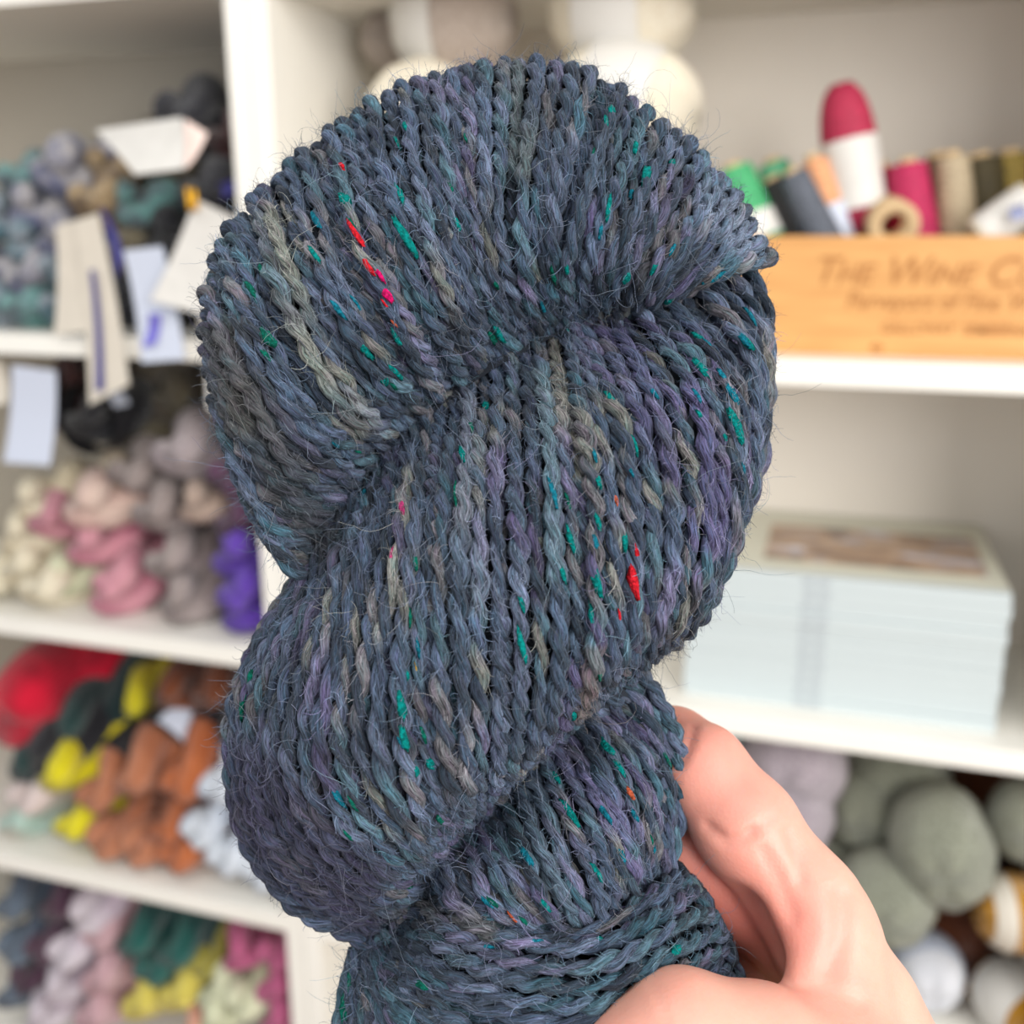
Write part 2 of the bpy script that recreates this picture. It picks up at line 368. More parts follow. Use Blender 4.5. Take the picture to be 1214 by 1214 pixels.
# --- lower left shelf
D3 = (.10, .12)
for px, py, Y, key, lb, kw in [
    (10, 842, .96, 'red', 'huge crimson red skein at the left end of the lower left shelf', {'ms': HANKF, 'slope': (.2, .1)}),
    (20, 905, .95, 'darkgreen', 'dark green yarn skein under the crimson skein', {'ms': HANKL, 'slope': (.35, .25)}),
    (70, 860, .97, 'darkgreen', 'dark green yarn skein between crimson and yellow skeins', {'ms': HANKL, 'slope': (.35, .25)}),
    (40, 893, .94, 'black', 'black yarn skein below the dark green skeins', {'ms': HANKL, 'slope': (.35, .2)}),
    (20, 945, .93, 'petal', 'pale petal pink yarn skein left of the yellow skeins', {}),
    (12, 980, .925, 'mint', 'pale mint yarn skein at the left of the shelf, under the petal pink skein', {}),
    (58, 918, .94, 'yellow', 'acid yellow yarn skein fat and rounded, upper of the two front yellows', {'ms': HANKL, 'roll': .2, 'slope': (.3, .3)}),
    (75, 978, .925, 'yellow', 'acid yellow yarn skein lowest, beside the rust skeins', {'roll': .2, 'slope': (.3, .1)}),
    (148, 835, 1.02, 'yellow', 'acid yellow yarn skein standing up at the back by the brown skeins', {'ms': HANKL, 'roll': .6, 'slope': (.2, .35), 'sc': .8}),
    (102, 945, .935, 'rust', 'terracotta yarn skein leaning next to the yellow skeins', {'roll': 1.2, 'slope': (.25, .4)}),
    (150, 925, .94, 'rust', 'terracotta yarn skein in the middle, upper row', {'ms': HANKL, 'roll': .4, 'slope': (.25, .4)}),
    (112, 1000, .92, 'rust', 'terracotta yarn skein lowest left of the terracotta pile', {'roll': .8, 'slope': (.3, .2)}),
    (152, 1012, .92, 'rust', 'terracotta yarn skein lowest in the middle of the pile', {'roll': .9, 'slope': (.3, .2)}),
    (205, 930, .94, 'orange', 'orange brown yarn skein long and diagonal beside the white skeins', {'ms': HANKL, 'roll': 1.0, 'slope': (.3, .45)}),
    (188, 985, .93, 'orange', 'orange brown yarn skein between terracotta and white skeins', {'roll': .6, 'slope': (.3, .2)}),
    (200, 1032, .92, 'orange', 'orange brown yarn skein lowest, resting on the shelf edge', {'roll': .1, 'slope': (.2, .1)}),
    (190, 818, 1.0, 'brown', 'chocolate brown yarn skein at the back under the shelf', {'ms': HANKL, 'roll': .1, 'slope': (.6, .15)}),
    (240, 820, .99, 'brown', 'chocolate brown yarn skein at the back against the post', {'ms': HANKL, 'roll': .4, 'slope': (.3, .15)}),
    (270, 860, .97, 'black', 'black yarn skein beside the post above the white skeins', {'ms': HANKL, 'slope': (.2, .2)}),
    (225, 985, .925, 'ice', 'icy white yarn skein next to the orange brown ones', {'roll': 1.1, 'slope': (.3, .3), 'sc': .9}),
    (258, 1018, .92, 'ice', 'icy white yarn skein low on the shelf', {'roll': .2, 'slope': (.2, .2)}),
    (252, 935, .94, 'ice', 'icy white yarn skein upper left of the white pile', {'ms': HANKL, 'roll': .9, 'slope': (.3, .4)}),
    (300, 1035, .92, 'ice', 'icy white yarn skein beneath the dark skein in hand, near the post', {'roll': .5, 'slope': (.1, .1)}),
    (295, 985, .93, 'white', 'white yarn skein near the post, middle of the pile', {'roll': .9, 'slope': (.1, .2)}),
    (305, 930, .95, 'ice', 'icy white yarn skein beside the post, top of the white pile', {'ms': HANKL, 'slope': (.05, .2)}),
]: sk(px, py, Y, key, lb, G3, **kw)
# --- bottom left shelf
for px, py, Y, key, lb, kw in [
    (4, 1075, .96, 'slate', 'slate blue yarn skein top left of the bottom shelf', {'slope': (.2, .3)}),
    (6, 1125, .94, 'slate', 'slate blue yarn skein second in the slate column', {'slope': (.2, .2)}),
    (6, 1178, .93, 'slate', 'slate blue yarn skein lowest in the slate column', {}),
    (60, 1075, .96, 'aubergine', 'aubergine yarn skein upper and largest of the aubergines', {'ms': HANKL, 'slope': (.2, .2), 'roll': .3}),
    (40, 1125, .94, 'aubergine', 'aubergine yarn skein second in its column', {'slope': (.2, .2)}),
    (18, 1160, .935, 'aubergine', 'aubergine yarn skein lowest in its column', {'sc': .9}),
    (90, 1085, .95, 'lilacwhite', 'lilac white yarn skein diagonal between aubergine and dusty pink', {'slope': (.4, .45), 'roll': 1.2}),
    (66, 1130, .94, 'lilacwhite', 'lilac white yarn skein second in its column', {'roll': .4, 'slope': (.3, .2)}),
    (56, 1172, .93, 'lilacwhite', 'lilac white yarn skein third in its column', {'roll': .4}),
    (38, 1205, .92, 'lilacwhite', 'lilac white yarn skein resting on the bottom board', {'roll': .2}),
    (108, 1110, .955, 'dusty', 'dusty pink yarn skein top of its column', {'roll': 1.1, 'slope': (.3, .4)}),
    (112, 1158, .94, 'dusty', 'dusty pink yarn skein middle of its column', {'roll': .3, 'ms': HANKL}),
    (104, 1202, .93, 'dusty', 'dusty pink yarn skein low beside the lemon skeins', {'roll': .3, 'ms': HANKL}),
    (152, 1118, .95, 'green', 'bottle green yarn skein with a fat rounded end', {'ms': HANKL, 'roll': .2, 'slope': (.3, .2)}),
    (200, 1130, .95, 'green', 'bottle green yarn skein right of the fat one', {'ms': HANKL, 'roll': .4, 'slope': (.3, .2)}),
    (172, 1150, .94, 'green', 'bottle green yarn skein lower, over the lemon skeins', {'roll': .6}),
    (240, 1105, .99, 'darkgreen', 'very dark green yarn skein in shadow under the shelf', {'ms': HANKL, 'slope': (.3, .05)}),
    (232, 1145, .96, 'olive', 'olive yellow yarn skein leaning behind the celery skeins', {'roll': 1.2, 'slope': (.5, .5), 'sc': .8}),
    (160, 1188, .93, 'lemon', 'lemon yellow yarn skein left of the pair', {'roll': .3, 'ms': HANKL}),
    (205, 1180, .935, 'lemon', 'lemon yellow yarn skein right of the pair', {'roll': .5, 'ms': HANKL}),
    (248, 1178, .935, 'celery', 'pale celery yarn skein beside the lemon pair', {'roll': 1.0}),
    (280, 1188, .93, 'celery', 'pale celery yarn skein left of the pink column', {'roll': .6}),
    (246, 1208, .92, 'celery', 'pale celery yarn skein lowest at the photo bottom', {}),
    (222, 1218, .91, 'peach', 'small peach yarn skein peeping out at the photo bottom', {'sc': .6}),
    (275, 1130, .95, 'magenta', 'raspberry pink yarn skein upper left of the pink column', {'roll': .3}),
    (318, 1130, .945, 'magenta', 'raspberry pink yarn skein uppermost against the post', {'roll': .9}),
    (318, 1170, .94, 'magenta', 'raspberry pink yarn skein second down against the post', {'roll': .3}),
    (322, 1207, .93, 'magenta', 'raspberry pink yarn skein third down against the post', {'roll': .5}),
]: sk(px, py, Y, key, lb, G4, **kw)

# --- black paper bands round some skeins of the lower left shelf (children of those skeins)
def band(o, y0, rad, wid=.03, mat=BLACKP, label=None, patch=None, ang=1.4):
    a = np.linspace(0, 2*np.pi, 28, endpoint=False); A = Acc()
    C = np.array([[0, y0+wid*t, 0] for t in (0, .33, .66, 1)])
    N1 = np.tile([1., 0, 0], (4, 1)); N2 = np.tile([0., 0, 1.], (4, 1))
    V, Q, T, uv, _ = tube(C, rad, 28, N1, N2, cap=False)
    Vi, Qi, _, _, _ = tube(C, rad-.001, 28, N1, N2, cap=False)
    A.add(V, Q); A.add(Vi, Qi[:, ::-1])
    b = link('paper_band', A.mesh('paper_band', [mat]), o)
    if patch:
        aa = np.linspace(ang-.45, ang+.45, 8); P = []
        for t in (.1, .9):
            for q in aa: P.append((math.cos(q)*(rad+.0012), y0+wid*t, math.sin(q)*(rad+.0012)))
        for t in (.1, .9):
            for q in aa: P.append((math.cos(q)*(rad+.0002), y0+wid*t, math.sin(q)*(rad+.0002)))
        Qp = [(i, i+1, i+9, i+8) for i in range(7)] + [(16+i, 24+i, 25+i, 17+i) for i in range(7)]
        link('printed_label', mesh('printed_label', np.array(P), np.array(Qp), [patch]), b)
for s in S:
    lb = s['label']
    if 'terracotta yarn skein in the middle, upper' in lb: band(s, .062, .045, .045, patch=LABELB)
    if 'orange brown yarn skein long' in lb: band(s, .075, .045, .05, patch=LABELC)
    if 'terracotta yarn skein leaning' in lb: band(s, .055, .038, .045, patch=LABELB)
    if lb.startswith('black yarn skein with a grey label'): band(s, .012, .037, .03, patch=LABELB, ang=1.2)

# --- hanging paper tags, top left
def card(name, px4, Y, mat, label, stripe=None, thick=.0008, cat='paper tag'):
    Ys = Y if isinstance(Y, (tuple, list)) else (Y,)*4
    q = [at(x, y, yy) for (x, y), yy in zip(px4, Ys)]
    c = sum(q)/4; r = tag(empty(name, c), label, cat, 'paper tags hanging on the top left skeins')
    prism('card', [p-c for p in q], thick, mat, r)
    if stripe:
        for sp, sm in stripe:
            q2 = [at(x, y, Ys[0]-.0022)-c for x, y in sp]; prism('printed_stripe', q2, .0004, sm, r)
    return r
YT = .885
card('paper_tag', [(113, 154), (215, 139), (216, 200), (160, 207)], (.93, .90, .885, .885), LABELW, 'wide white paper tag lying nearly flat on top of the dark skeins')
card('paper_tag', [(219, 141), (246, 158), (220, 200), (216, 190)], (.92, .92, .89, .89), material('pinkish card', (.78, .62, .56), .6), 'small pinkish paper tag tucked beside the wide white tag')
card('paper_tag', [(66, 268), (100, 258), (112, 392), (64, 398)], .889, LABELC, 'short cream paper tag left and behind the longest tag')
card('paper_tag', [(88, 262), (116, 253), (153, 456), (106, 480)], YT, LABELC, 'longest cream paper tag with a navy stripe, hanging over the shelf edge',
     [([(106, 320), (112, 320), (123, 462), (113, 464)], NAVY)])
card('paper_tag', [(146, 297), (192, 292), (219, 426), (168, 430)], .888, LABELB, 'bluish white paper tag with a violet stripe behind the tilted tag',
     [([(176, 372), (190, 372), (184, 408), (168, 412)], material('violet print', srgb(110, 105, 190), .6))])
tg = card('paper_tag', [(231, 236), (284, 261), (244, 374), (178, 356)], .875, LABELW, 'large tilted white paper tag with a gold clip at its top corner')
c = at(228, 238, .872); tc_ = np.array(tg.location)
A = Acc()
for pts in ([(222, 222), (226, 250)], [(230, 224), (232, 250)]):
    C = np.array([at(x, y, .871)-tc_ for x, y in pts]); C = np.array([C[0]*(1-t)+C[1]*t for t in np.linspace(0, 1, 4)])
    V, Q, T, uv, _ = tube(C, .0022, 8); A.add(V, Q, T)
link('gold_clip', A.mesh('gold_clip', [GOLD]), tg)
card('paper_tag', [(233, 362), (262, 372), (272, 508), (246, 482)], .885, LABELW, 'white paper tag half hidden behind the large dark skein')
card('paper_tag', [(14, 433), (66, 440), (59, 552), (4, 548)], .880, LABELB, 'bluish white paper tag hanging over the cream skeins below')
card('paper_tag', [(-14, 425), (3, 432), (8, 478), (-12, 482)], .882, LABELC, 'sliver of a cream paper tag at the photo edge')
card('ribbon', [(258, 219), (294, 205), (301, 216), (262, 236)], (.92, .90, .90, .92), NAVY, 'navy ribbon end sticking out beside the post', cat='ribbon')
card('paper_tag', [(118, 245), (124, 250), (146, 306), (138, 330)], .8875, NAVY, 'narrow navy card edge beside the longest cream tag')

# --- yarn balls
def ball_mesh(name, rx, ry, rz, segs=28, rings=18, seed=0):
    rn = np.random.RandomState(seed); V = []; uv = []
    th = np.linspace(0, np.pi, rings+1)[1:-1]; a = np.linspace(0, 2*np.pi, segs, endpoint=False)
    for t in th:
        for q in a:
            k = 1+.012*math.sin(9*q+4*t)+.01*math.sin(5*q-7*t+seed)
            e = abs(math.sin(t))**.85
            V.append((rx*e*math.cos(q)*k, ry*math.cos(t)*k, rz*e*math.sin(q)*k)); uv.append((t/np.pi*3+.4*math.sin(2*q), q))
    V += [(0, ry*.93, 0), (0, -ry*.93, 0)]; uv += [(0, 0), (3, 0)]
    n = len(th); Q = []; T = []
    for i in range(n-1):
        for j in range(segs): Q.append((i*segs+j, i*segs+(j+1) % segs, (i+1)*segs+(j+1) % segs, (i+1)*segs+j))
    for j in range(segs):
        T.append((n*segs, (j+1) % segs, j)); T.append((n*segs+1, (n-1)*segs+j, (n-1)*segs+(j+1) % segs))
    return mesh(name, V, [np.array(Q), np.array(T)], [None], uv=np.array(uv))
BALL = [ball_mesh('ball_%d' % i, 1, 1.12, 1, seed=i) for i in range(3)]
def ball(px, py, Y, rpx, key, label, group, sq=(1, 1, 1), rot=(0, 0, 0), bandmat=None, bw=.5, bc=0.0, marks=0, rest=None):
    p = at(px, py, Y); dep = float((p-CAM) @ F); r = rpx/FPX*dep
    if rest == 'slide':                                # slide back along the shelf until the ball stands on the board
        for _ in range(12): p = at(px, py, p[1]*(-.768+r*.97)/(p[2]-H)); r = rpx/FPX*float((p-CAM) @ F)
    elif rest is not None: p[2] = H+rest+r*.97
    o = bpy.data.objects.new('yarn_ball', BALL[rnd.randrange(3)]); COL.objects.link(o)
    o.location = Vector(p); o.scale = (r*sq[0], r*sq[1], r*sq[2]); o.rotation_euler = rot
    o.material_slots[0].link = 'OBJECT'; o.material_slots[0].material = ym(key)
    tag(o, label, 'yarn ball', group)
    if bandmat:
        ys = np.linspace(bc-bw/2, bc+bw/2, 7); C = np.stack([0*ys, ys, 0*ys], -1)
        rad = np.sqrt(np.clip(1-(ys/1.12)**2, .05, 1))**.85*1.035
        N1 = np.tile([1., 0, 0], (7, 1)); N2 = np.tile([0., 0, 1.], (7, 1)); A = Acc()
        V, Q, T, uv, _ = tube(C, rad, 32, N1, N2, cap=False); A.add(V, Q)
        V, Q, T, uv, _ = tube(C, rad-.012, 32, N1, N2, cap=False); A.add(V, Q[:, ::-1])
        b = link('paper_band', A.mesh('paper_band', [bandmat]), o)
        if marks:
            A = Acc(); rm = random.Random(marks)
            for i in range(4):
                y0 = bc-bw*.25+bw*.5*(i % 2); a0 = 0.0
                for s_ in range(5):
                    a = -math.pi/2-.45+.2*s_+rm.uniform(-.03, .03)+.12*(i//2); rr = np.interp(y0, ys, rad)+.012
                    aa = np.linspace(a, a+.12, 3); ring_ = []
                    for yy in (y0-.03, y0+.05):
                        for q in aa: ring_.append((rr*math.cos(q), yy+.02*rm.random(), rr*math.sin(q)))
                    A.add(np.array(ring_), np.array([(0, 1, 4, 3), (1, 2, 5, 4)]))
            link('printed_text', A.mesh('printed_text', [INK], False), b)
    return o
GT = 'yarn balls stacked on the top right shelf'; GB = 'yarn balls on the bottom right shelf'
PI = math.pi
ball(538, 26, 1.03, 68, 'greige', 'greige yarn ball with a wide white label, upper of the left pair', GT, (1, 1, .98), (0, 0, PI/2), LABELW, .95, .55, 0)
ball(462, 48, 1.06, 34, 'greige', 'small greige yarn ball behind the left pair', GT)
ball(505, 148, 1.00, 72, 'natural', 'off white yarn ball, lower of the left pair, behind the held skein', GT)
ball(510, 290, 1.00, 86, 'natural', 'off white yarn ball hidden behind the held skein, under the left pair', GT, (1, 1, .98), rest=-.098)
ball(738, 8, 1.02, 78, 'natural', 'natural cream yarn ball with a printed white label, upper of the right pair', GT, (1, 1, .95), (0, 0, PI/2), LABELW, 1.0, .1, 3)
ball(745, 122, .995, 78, 'natural', 'natural cream yarn ball with a printed label, lower of the right pair', GT, (1, 1, .88), (.25, 0, PI/2), LABELW, 1.05, .1, 5)
ball(750, 268, .99, 98, 'natural', 'natural cream yarn ball hidden behind the held skein, under the right pair', GT, (1, 1, 1), rest=-.098)

for px, py, Y, r, key, lb, kw in [
    (940, 905, .97, 62, 'lilac', 'lilac grey yarn ball just under the book shelf', {}),
    (935, 965, .94, 52, 'lilac', 'lilac grey yarn ball partly behind the index finger', {}),
    (1062, 918, 1.04, 62, 'sage', 'dull sage yarn ball at the back under the shelf', {}),
    (1022, 958, 1.0, 46, 'sage', 'dim olive sage yarn ball between the lilac and the biggest sage ball', {}),
    (1116, 1000, .95, 60, 'sage', 'biggest sage green yarn ball with a white label on its shoulder', {'sq': (1, 1.15, 1.18), 'rot': (0, -.3, 0)}),
    (1048, 1062, .93, 58, 'sage', 'sage green yarn ball below left of the biggest one', {'sq': (1, 1, .92)}),
    (1218, 972, .95, 44, 'sage', 'sage green yarn ball cut by the photo edge', {'sq': (1, 1, 1.15)}),
    (1095, 1148, .92, 44, 'white', 'white yarn ball with a white printed label beside the wrist', {'bandmat': LABELB, 'bw': .9, 'rot': (0, 0, .25), 'marks': 8, 'rest': 'slide'}),
    (1208, 1082, .93, 46, 'mustard', 'mustard yarn ball with a pale band, upper of the mustard ones', {'bandmat': LABELC, 'bw': .45, 'bc': .62, 'rot': (0, 0, PI/2+.25)}),
    (1166, 1146, 1.04, 44, 'mustard', 'mustard yarn ball lower, behind the white labelled ball', {}),
    (1205, 1185, .90, 46, 'mustard', 'mustard yarn ball wrapped in a printed white label', {'bandmat': LABELW, 'bw': 1.35, 'bc': .0, 'rot': (0, 0, .5), 'marks': 9, 'rest': 'slide'}),
    (1165, 930, 1.10, 60, 'brown', 'dark brown yarn ball at the back under the shelf', {}),
    (1130, 1095, 1.06, 62, 'brown', 'dark brown yarn ball deep between sage and mustard balls', {}),
    (975, 1050, .98, 62, 'sage', 'sage green yarn ball behind the hand, carrying the lilac grey ones', {}),
    (985, 1150, .99, 60, 'sage', 'sage green yarn ball standing on the board behind the wrist', {'rest': 'slide'}),
    (1180, 1035, 1.06, 50, 'maroon', 'dark maroon yarn ball behind the upper mustard ball', {}),
]: 
    o = ball(px, py, Y, r, key, lb, GB, **kw)
    if lb.startswith('biggest sage'):
        P = []
        for t in np.linspace(.25, .75, 5):
            for q in np.linspace(-1.25, -.75, 5):
                k = 1.03; e = math.cos(t)
                P.append((k*e*math.cos(q), k*1.12*e*math.sin(q)*.9, k*math.sin(t)))
        P = np.array(P); P2 = P*.97
        Q = [(i*5+j, i*5+j+1, i*5+j+6, i*5+j+5) for i in range(4) for j in range(4)]
        link('paper_band', mesh('paper_band', np.vstack([P, P2]), np.array(Q+[(a+25, d+25, c_+25, b+25) for a, b, c_, d in Q]), [LABELW]), o)
lilac_teal = skein(862, 872, .97, 'teal', 'teal yarn skein end peeping between index finger and book shelf', 'skeins on the bottom right shelf', sc=.7)

# ================================================================ WINE BOX WITH SPOOLS
WOOD = material('pine box', srgb(208, 156, 94), .5, color2=srgb(194, 140, 80), nscale=7, stretch=(1.5, 1.5, 14), bump=.1, bscale=30)
BRAND = material('branded brown ink', srgb(166, 112, 58), .7)
bx0, bx1, by0, by1, bz0, bz1 = -.10, .215, .950, 1.13, H-.098, H+.004
wb = tag(empty('wooden_box', ((bx0+bx1)/2, (by0+by1)/2, bz0)), 'pale pine wine box with brown branded lettering, holding spools of thread', 'wooden box')
wc = np.array(wb.location)
def wbox(n, lo, hi): return box(n, np.array(lo)-wc, np.array(hi)-wc, WOOD, wb, .001)
wbox('front_board', (bx0, by0, bz0), (bx1, by0+.009, bz1)); wbox('back_board', (bx0, by1-.009, bz0), (bx1, by1, bz1))
wbox('end_board', (bx0, by0+.009, bz0), (bx0+.009, by1-.009, bz1)); wbox('end_board', (bx1-.009, by0+.009, bz0), (bx1, by1-.009, bz1))
wbox('bottom_board', (bx0+.009, by0+.009, bz0), (bx1-.009, by1-.009, bz0+.006))
def lettering(text, px, py, width_px, size, caps=None):
    cu = bpy.data.curves.new('lettering', 'FONT'); cu.body = text; cu.size = size; cu.shear = .28; cu.extrude = .0003; cu.offset = .00025
    cu.small_caps_scale = .74
    if caps:
        for i in range(len(text)): cu.body_format[i].use_small_caps = True
    tmp = bpy.data.objects.new('tmp', cu); COL.objects.link(tmp); bpy.context.view_layer.update()
    me = bpy.data.meshes.new_from_object(tmp.evaluated_get(bpy.context.evaluated_depsgraph_get())); bpy.data.objects.remove(tmp); bpy.data.curves.remove(cu)
    me.materials.clear(); me.materials.append(BRAND); me.name = 'lettering'
    o = link('lettering', me, wb)
    p = at(px, py, by0-.0004); o.location = Vector(p-wc); o.rotation_euler = (PI/2, 0, 0)
    p2 = at(px+width_px, py+width_px*.012, by0-.0004); wd = (p2-p)[0]
    xs = [v.co.x for v in me.vertices]; o.scale = (wd/(max(xs)-min(xs)), 1, 1); return o
lettering('The Wine Co', 962, 336, 266, .034, True)
lettering('Purveyors of Fine W', 1002, 365, 222, .0205)
lettering('GALLOWAY  SEMBERNA', 1043, 394, 176, .0125)
# knot in the wood
V, Q, T, uv, _ = tube(np.array([[0, 0, 0], [0, .0004, 0.]]), .006, 14, np.tile([1., 0, 0], (2, 1)), np.tile([0., 0, .6], (2, 1)))
kn = link('wood_knot', mesh('wood_knot', V, [Q, T], [material('knot', srgb(176, 120, 64), .6)]), wb); kn.location = Vector(at(1040, 412, by0-.0003)-wc)

def lathe(name, prof, mat, seg=28):
    """prof: (z, r) list along local +Z"""
    C = np.array([[0, 0, z] for z, r in prof], float); rr = np.array([r for z, r in prof])
    V, Q, T, uv, _ = tube(C, rr, seg, np.tile([1., 0, 0], (len(C), 1)), np.tile([0., 1., 0], (len(C), 1)))
    return mesh(name, V, [Q, T], [mat], uv=uv*np.array([1, 1]))
def thread_mat(name, c, c2=None, glit=0.0):
    mt = material(name, srgb(*c), .7, color2=srgb(*(c2 or tuple(int(v*.8) for v in c))), nscale=420 if glit else 120, bump=.25, bscale=300, stretch=(1, 1, 6))
    return mt
CARDB = material('cardboard cone', srgb(196, 168, 128), .8, noise=.1, nscale=30)
def spool(pb, pt, r0, r1, mat, label, labelmat=None, lab=(0, 0), style='cone', Yb=1.0, Yt=None, group='spools and cones in the wooden box'):
    """pb, pt: base and tip pixels; radii in px"""
    B = at(pb[0], pb[1], Yb); Tp = at(pt[0], pt[1], Yt or Yb); L = float(np.linalg.norm(Tp-B)); k = float((B-CAM) @ F)/FPX
    r0 *= k; r1 *= k
    root = tag(empty('thread_spool', B), label, 'thread spool', group)
    root.rotation_euler = Vector(Tp-B).to_track_quat('Z', 'Y').to_euler()
    if style == 'round':
        pr = [(0, r0*.9), (.02*L, r0), (.35*L, r0*.98)] + [(L*(.35+.65*t), r0*.98*(1-(t**2.4))**.5*(1)+r1*t*.35) for t in np.linspace(.1, .985, 10)]
    else:
        pr = [(0, r0*.55), (.02*L, r0*.97), (.06*L, r0)] + [(L*t, r0+(r1-r0)*t) for t in np.linspace(.1, .92, 9)] + [(.96*L, r1*.95), (.97*L, r1*.6)]
    link('thread', lathe('thread', pr, mat), root)
    link('core_tube', lathe('core_tube', [(-.03*L, r0*.5), (.0, r0*.5), (L*.97, r1*.5), (L*1.03, r1*.48), (L*1.035, r1*.3), (L*.9, r1*.28)] if style != 'round' else [(-.03*L, r0*.6), (.1*L, r0*.5)], CARDB), root)
    if labelmat:
        a, b = lab; ts = np.linspace(a, b, 6); prof = []
        xs = [z/L for z, r in pr]; rs = [r for z, r in pr]
        outer = [(t*L, float(np.interp(t, xs, rs))+.0009) for t in ts]
        C = np.array([[0, 0, z] for z, r in outer]); V, Q, T, uv, _ = tube(C, [r for z, r in outer], 28, np.tile([1., 0, 0], (6, 1)), np.tile([0., 1., 0], (6, 1)), cap=False)
        link('paper_label', mesh('paper_label', V, [Q], [labelmat]), root)
    return root
spool((898, 290), (868, 196), 32, 21, thread_mat('green thread', (70, 172, 112)), 'green thread cone with a white label, leftmost in the box', LABELW, (0, .38), Yb=.985)
spool((945, 290), (915, 190), 24, 18, thread_mat('jade thread', (96, 186, 140)), 'jade green thread cone behind the black one', Yb=1.06)
spool((952, 292), (915, 212), 22, 20, thread_mat('black thread', (22, 20, 20)), 'black thread spool between green and glittery grey ones', Yb=1.0)
spool((985, 300), (938, 203), 22, 17, thread_mat('glitter grey thread', (112, 118, 130), (24, 28, 36), 1), 'glittery grey thread spool leaning left', Yb=.985)
spool((1000, 296), (962, 186), 20, 15, thread_mat('peach thread', (236, 168, 120)), 'peach thread spool with a bluish white lower label', LABELB, (0, .48), Yb=1.005)
spool((1022, 275), (996, 98), 31, 20, thread_mat('crimson thread', (178, 36, 72)), 'tall crimson thread cone standing highest with a white label', LABELW, (.16, .62), style='round', Yb=1.02)
spool((1048, 290), (1044, 196), 24, 19, thread_mat('deep red thread', (176, 20, 60)), 'deep red thread cone behind the cardboard core', Yb=1.06)
spool((1084, 295), (1076, 190), 31, 20, thread_mat('magenta thread', (186, 30, 84)), 'magenta thread cone right of the tall crimson one', Yb=1.02)
spool((1118, 295), (1110, 184), 28, 22, thread_mat('bronze thread', (112, 88, 66)), 'bronze brown thread spool behind the magenta cone', Yb=1.06)
spool((1136, 292), (1128, 182), 24, 19, thread_mat('beige thread', (186, 168, 138)), 'beige thread spool between magenta and black glitter', Yb=1.03)
spool((1168, 295), (1160, 184), 30, 26, thread_mat('black gold thread', (12, 11, 10), (84, 72, 34), 1), 'black glittery thread spool with golden flecks', Yb=1.06)
spool((1206, 292), (1196, 180), 26, 24, thread_mat('antique gold thread', (60, 50, 26), (176, 150, 60), 1), 'antique gold and black thread spool by the bookcase side', Yb=1.07)
# cardboard cone seen end on
c0 = at(1060, 268, .975); rt = tag(empty('thread_spool', c0), 'cardboard thread core lying end on with a dark hole', 'thread spool', 'spools and cones in the wooden box')
rt.rotation_euler = (PI/2+.15, 0, .12)
link('core_tube', lathe('core_tube', [(-.09, .021), (0, .0215), (.001, .0205), (.001, .0105), (-.05, .010)], CARDB), rt)
spool((1160, 283), (1228, 232), 24, 22, material('cream thread', srgb(226, 214, 190), .7, noise=.1, nscale=60), 'cream spool lying tilted with a white label and blue print', LABELW, (.1, .9), Yb=.985)
prism('printed_stripe', [at(x, y, .945+.011)-np.array(at(1160, 283, .985)) for x, y in ((1196, 246), (1216, 240), (1220, 258), (1200, 262))], .0005, material('blue grey print', srgb(140, 146, 176), .6), None).location = Vector(at(1160, 283, .985))
pr_ = COL.objects[-1]
sp_ = [o for o in COL.objects if o.get('label', '').startswith('cream spool lying')][0]
bpy.context.view_layer.update()
pr_.parent = sp_; pr_.matrix_parent_inverse = sp_.matrix_world.inverted()

# ================================================================ BOOKS
COVER = material('pale duck egg cover', (.50, .555, .56), .35, noise=.02, nscale=10)
COVER2 = material('cover front cream', srgb(206, 206, 190), .4, noise=.03, nscale=8)
PAGES = material('book pages', (.78, .76, .70), .8)
TITLE = material('spine title print', srgb(158, 164, 170), .6)
PHOTO = bpy.data.materials.new('cover photograph'); PHOTO.use_nodes = True
nt = PHOTO.node_tree; p = nt.nodes['Principled BSDF']; p.inputs['Roughness'].default_value = .35
tcn = nt.nodes.new('ShaderNodeTexCoord'); mpn = nt.nodes.new('ShaderNodeMapping'); mpn.inputs['Scale'].default_value = (1, 2.2, 1)
nn = nt.nodes.new('ShaderNodeTexNoise'); nn.inputs['Scale'].default_value = 16; nn.inputs['Detail'].default_value = 5; nn.inputs['Distortion'].default_value = .8
cr = nt.nodes.new('ShaderNodeValToRGB'); e = cr.color_ramp.elements
e[0].position = .34; e[0].color = (*srgb(92, 76, 72), 1); e[1].position = .68; e[1].color = (*srgb(204, 204, 214), 1)
for ps, cc in ((.45, (150, 120, 96)), (.53, (186, 156, 128)), (.6, (160, 146, 146))):
    q = e.new(ps); q.color = (*srgb(*cc), 1)
nt.links.new(tcn.outputs['Object'], mpn.inputs[0]); nt.links.new(mpn.outputs[0], nn.inputs['Vector']); nt.links.new(nn.outputs[0], cr.inputs[0]); nt.links.new(cr.outputs[0], p.inputs['Base Color'])
NB = 11; zb = -.434; ztop = -.300; th = (ztop-zb)/NB
bw, bd = .283, .235
pages_me = None
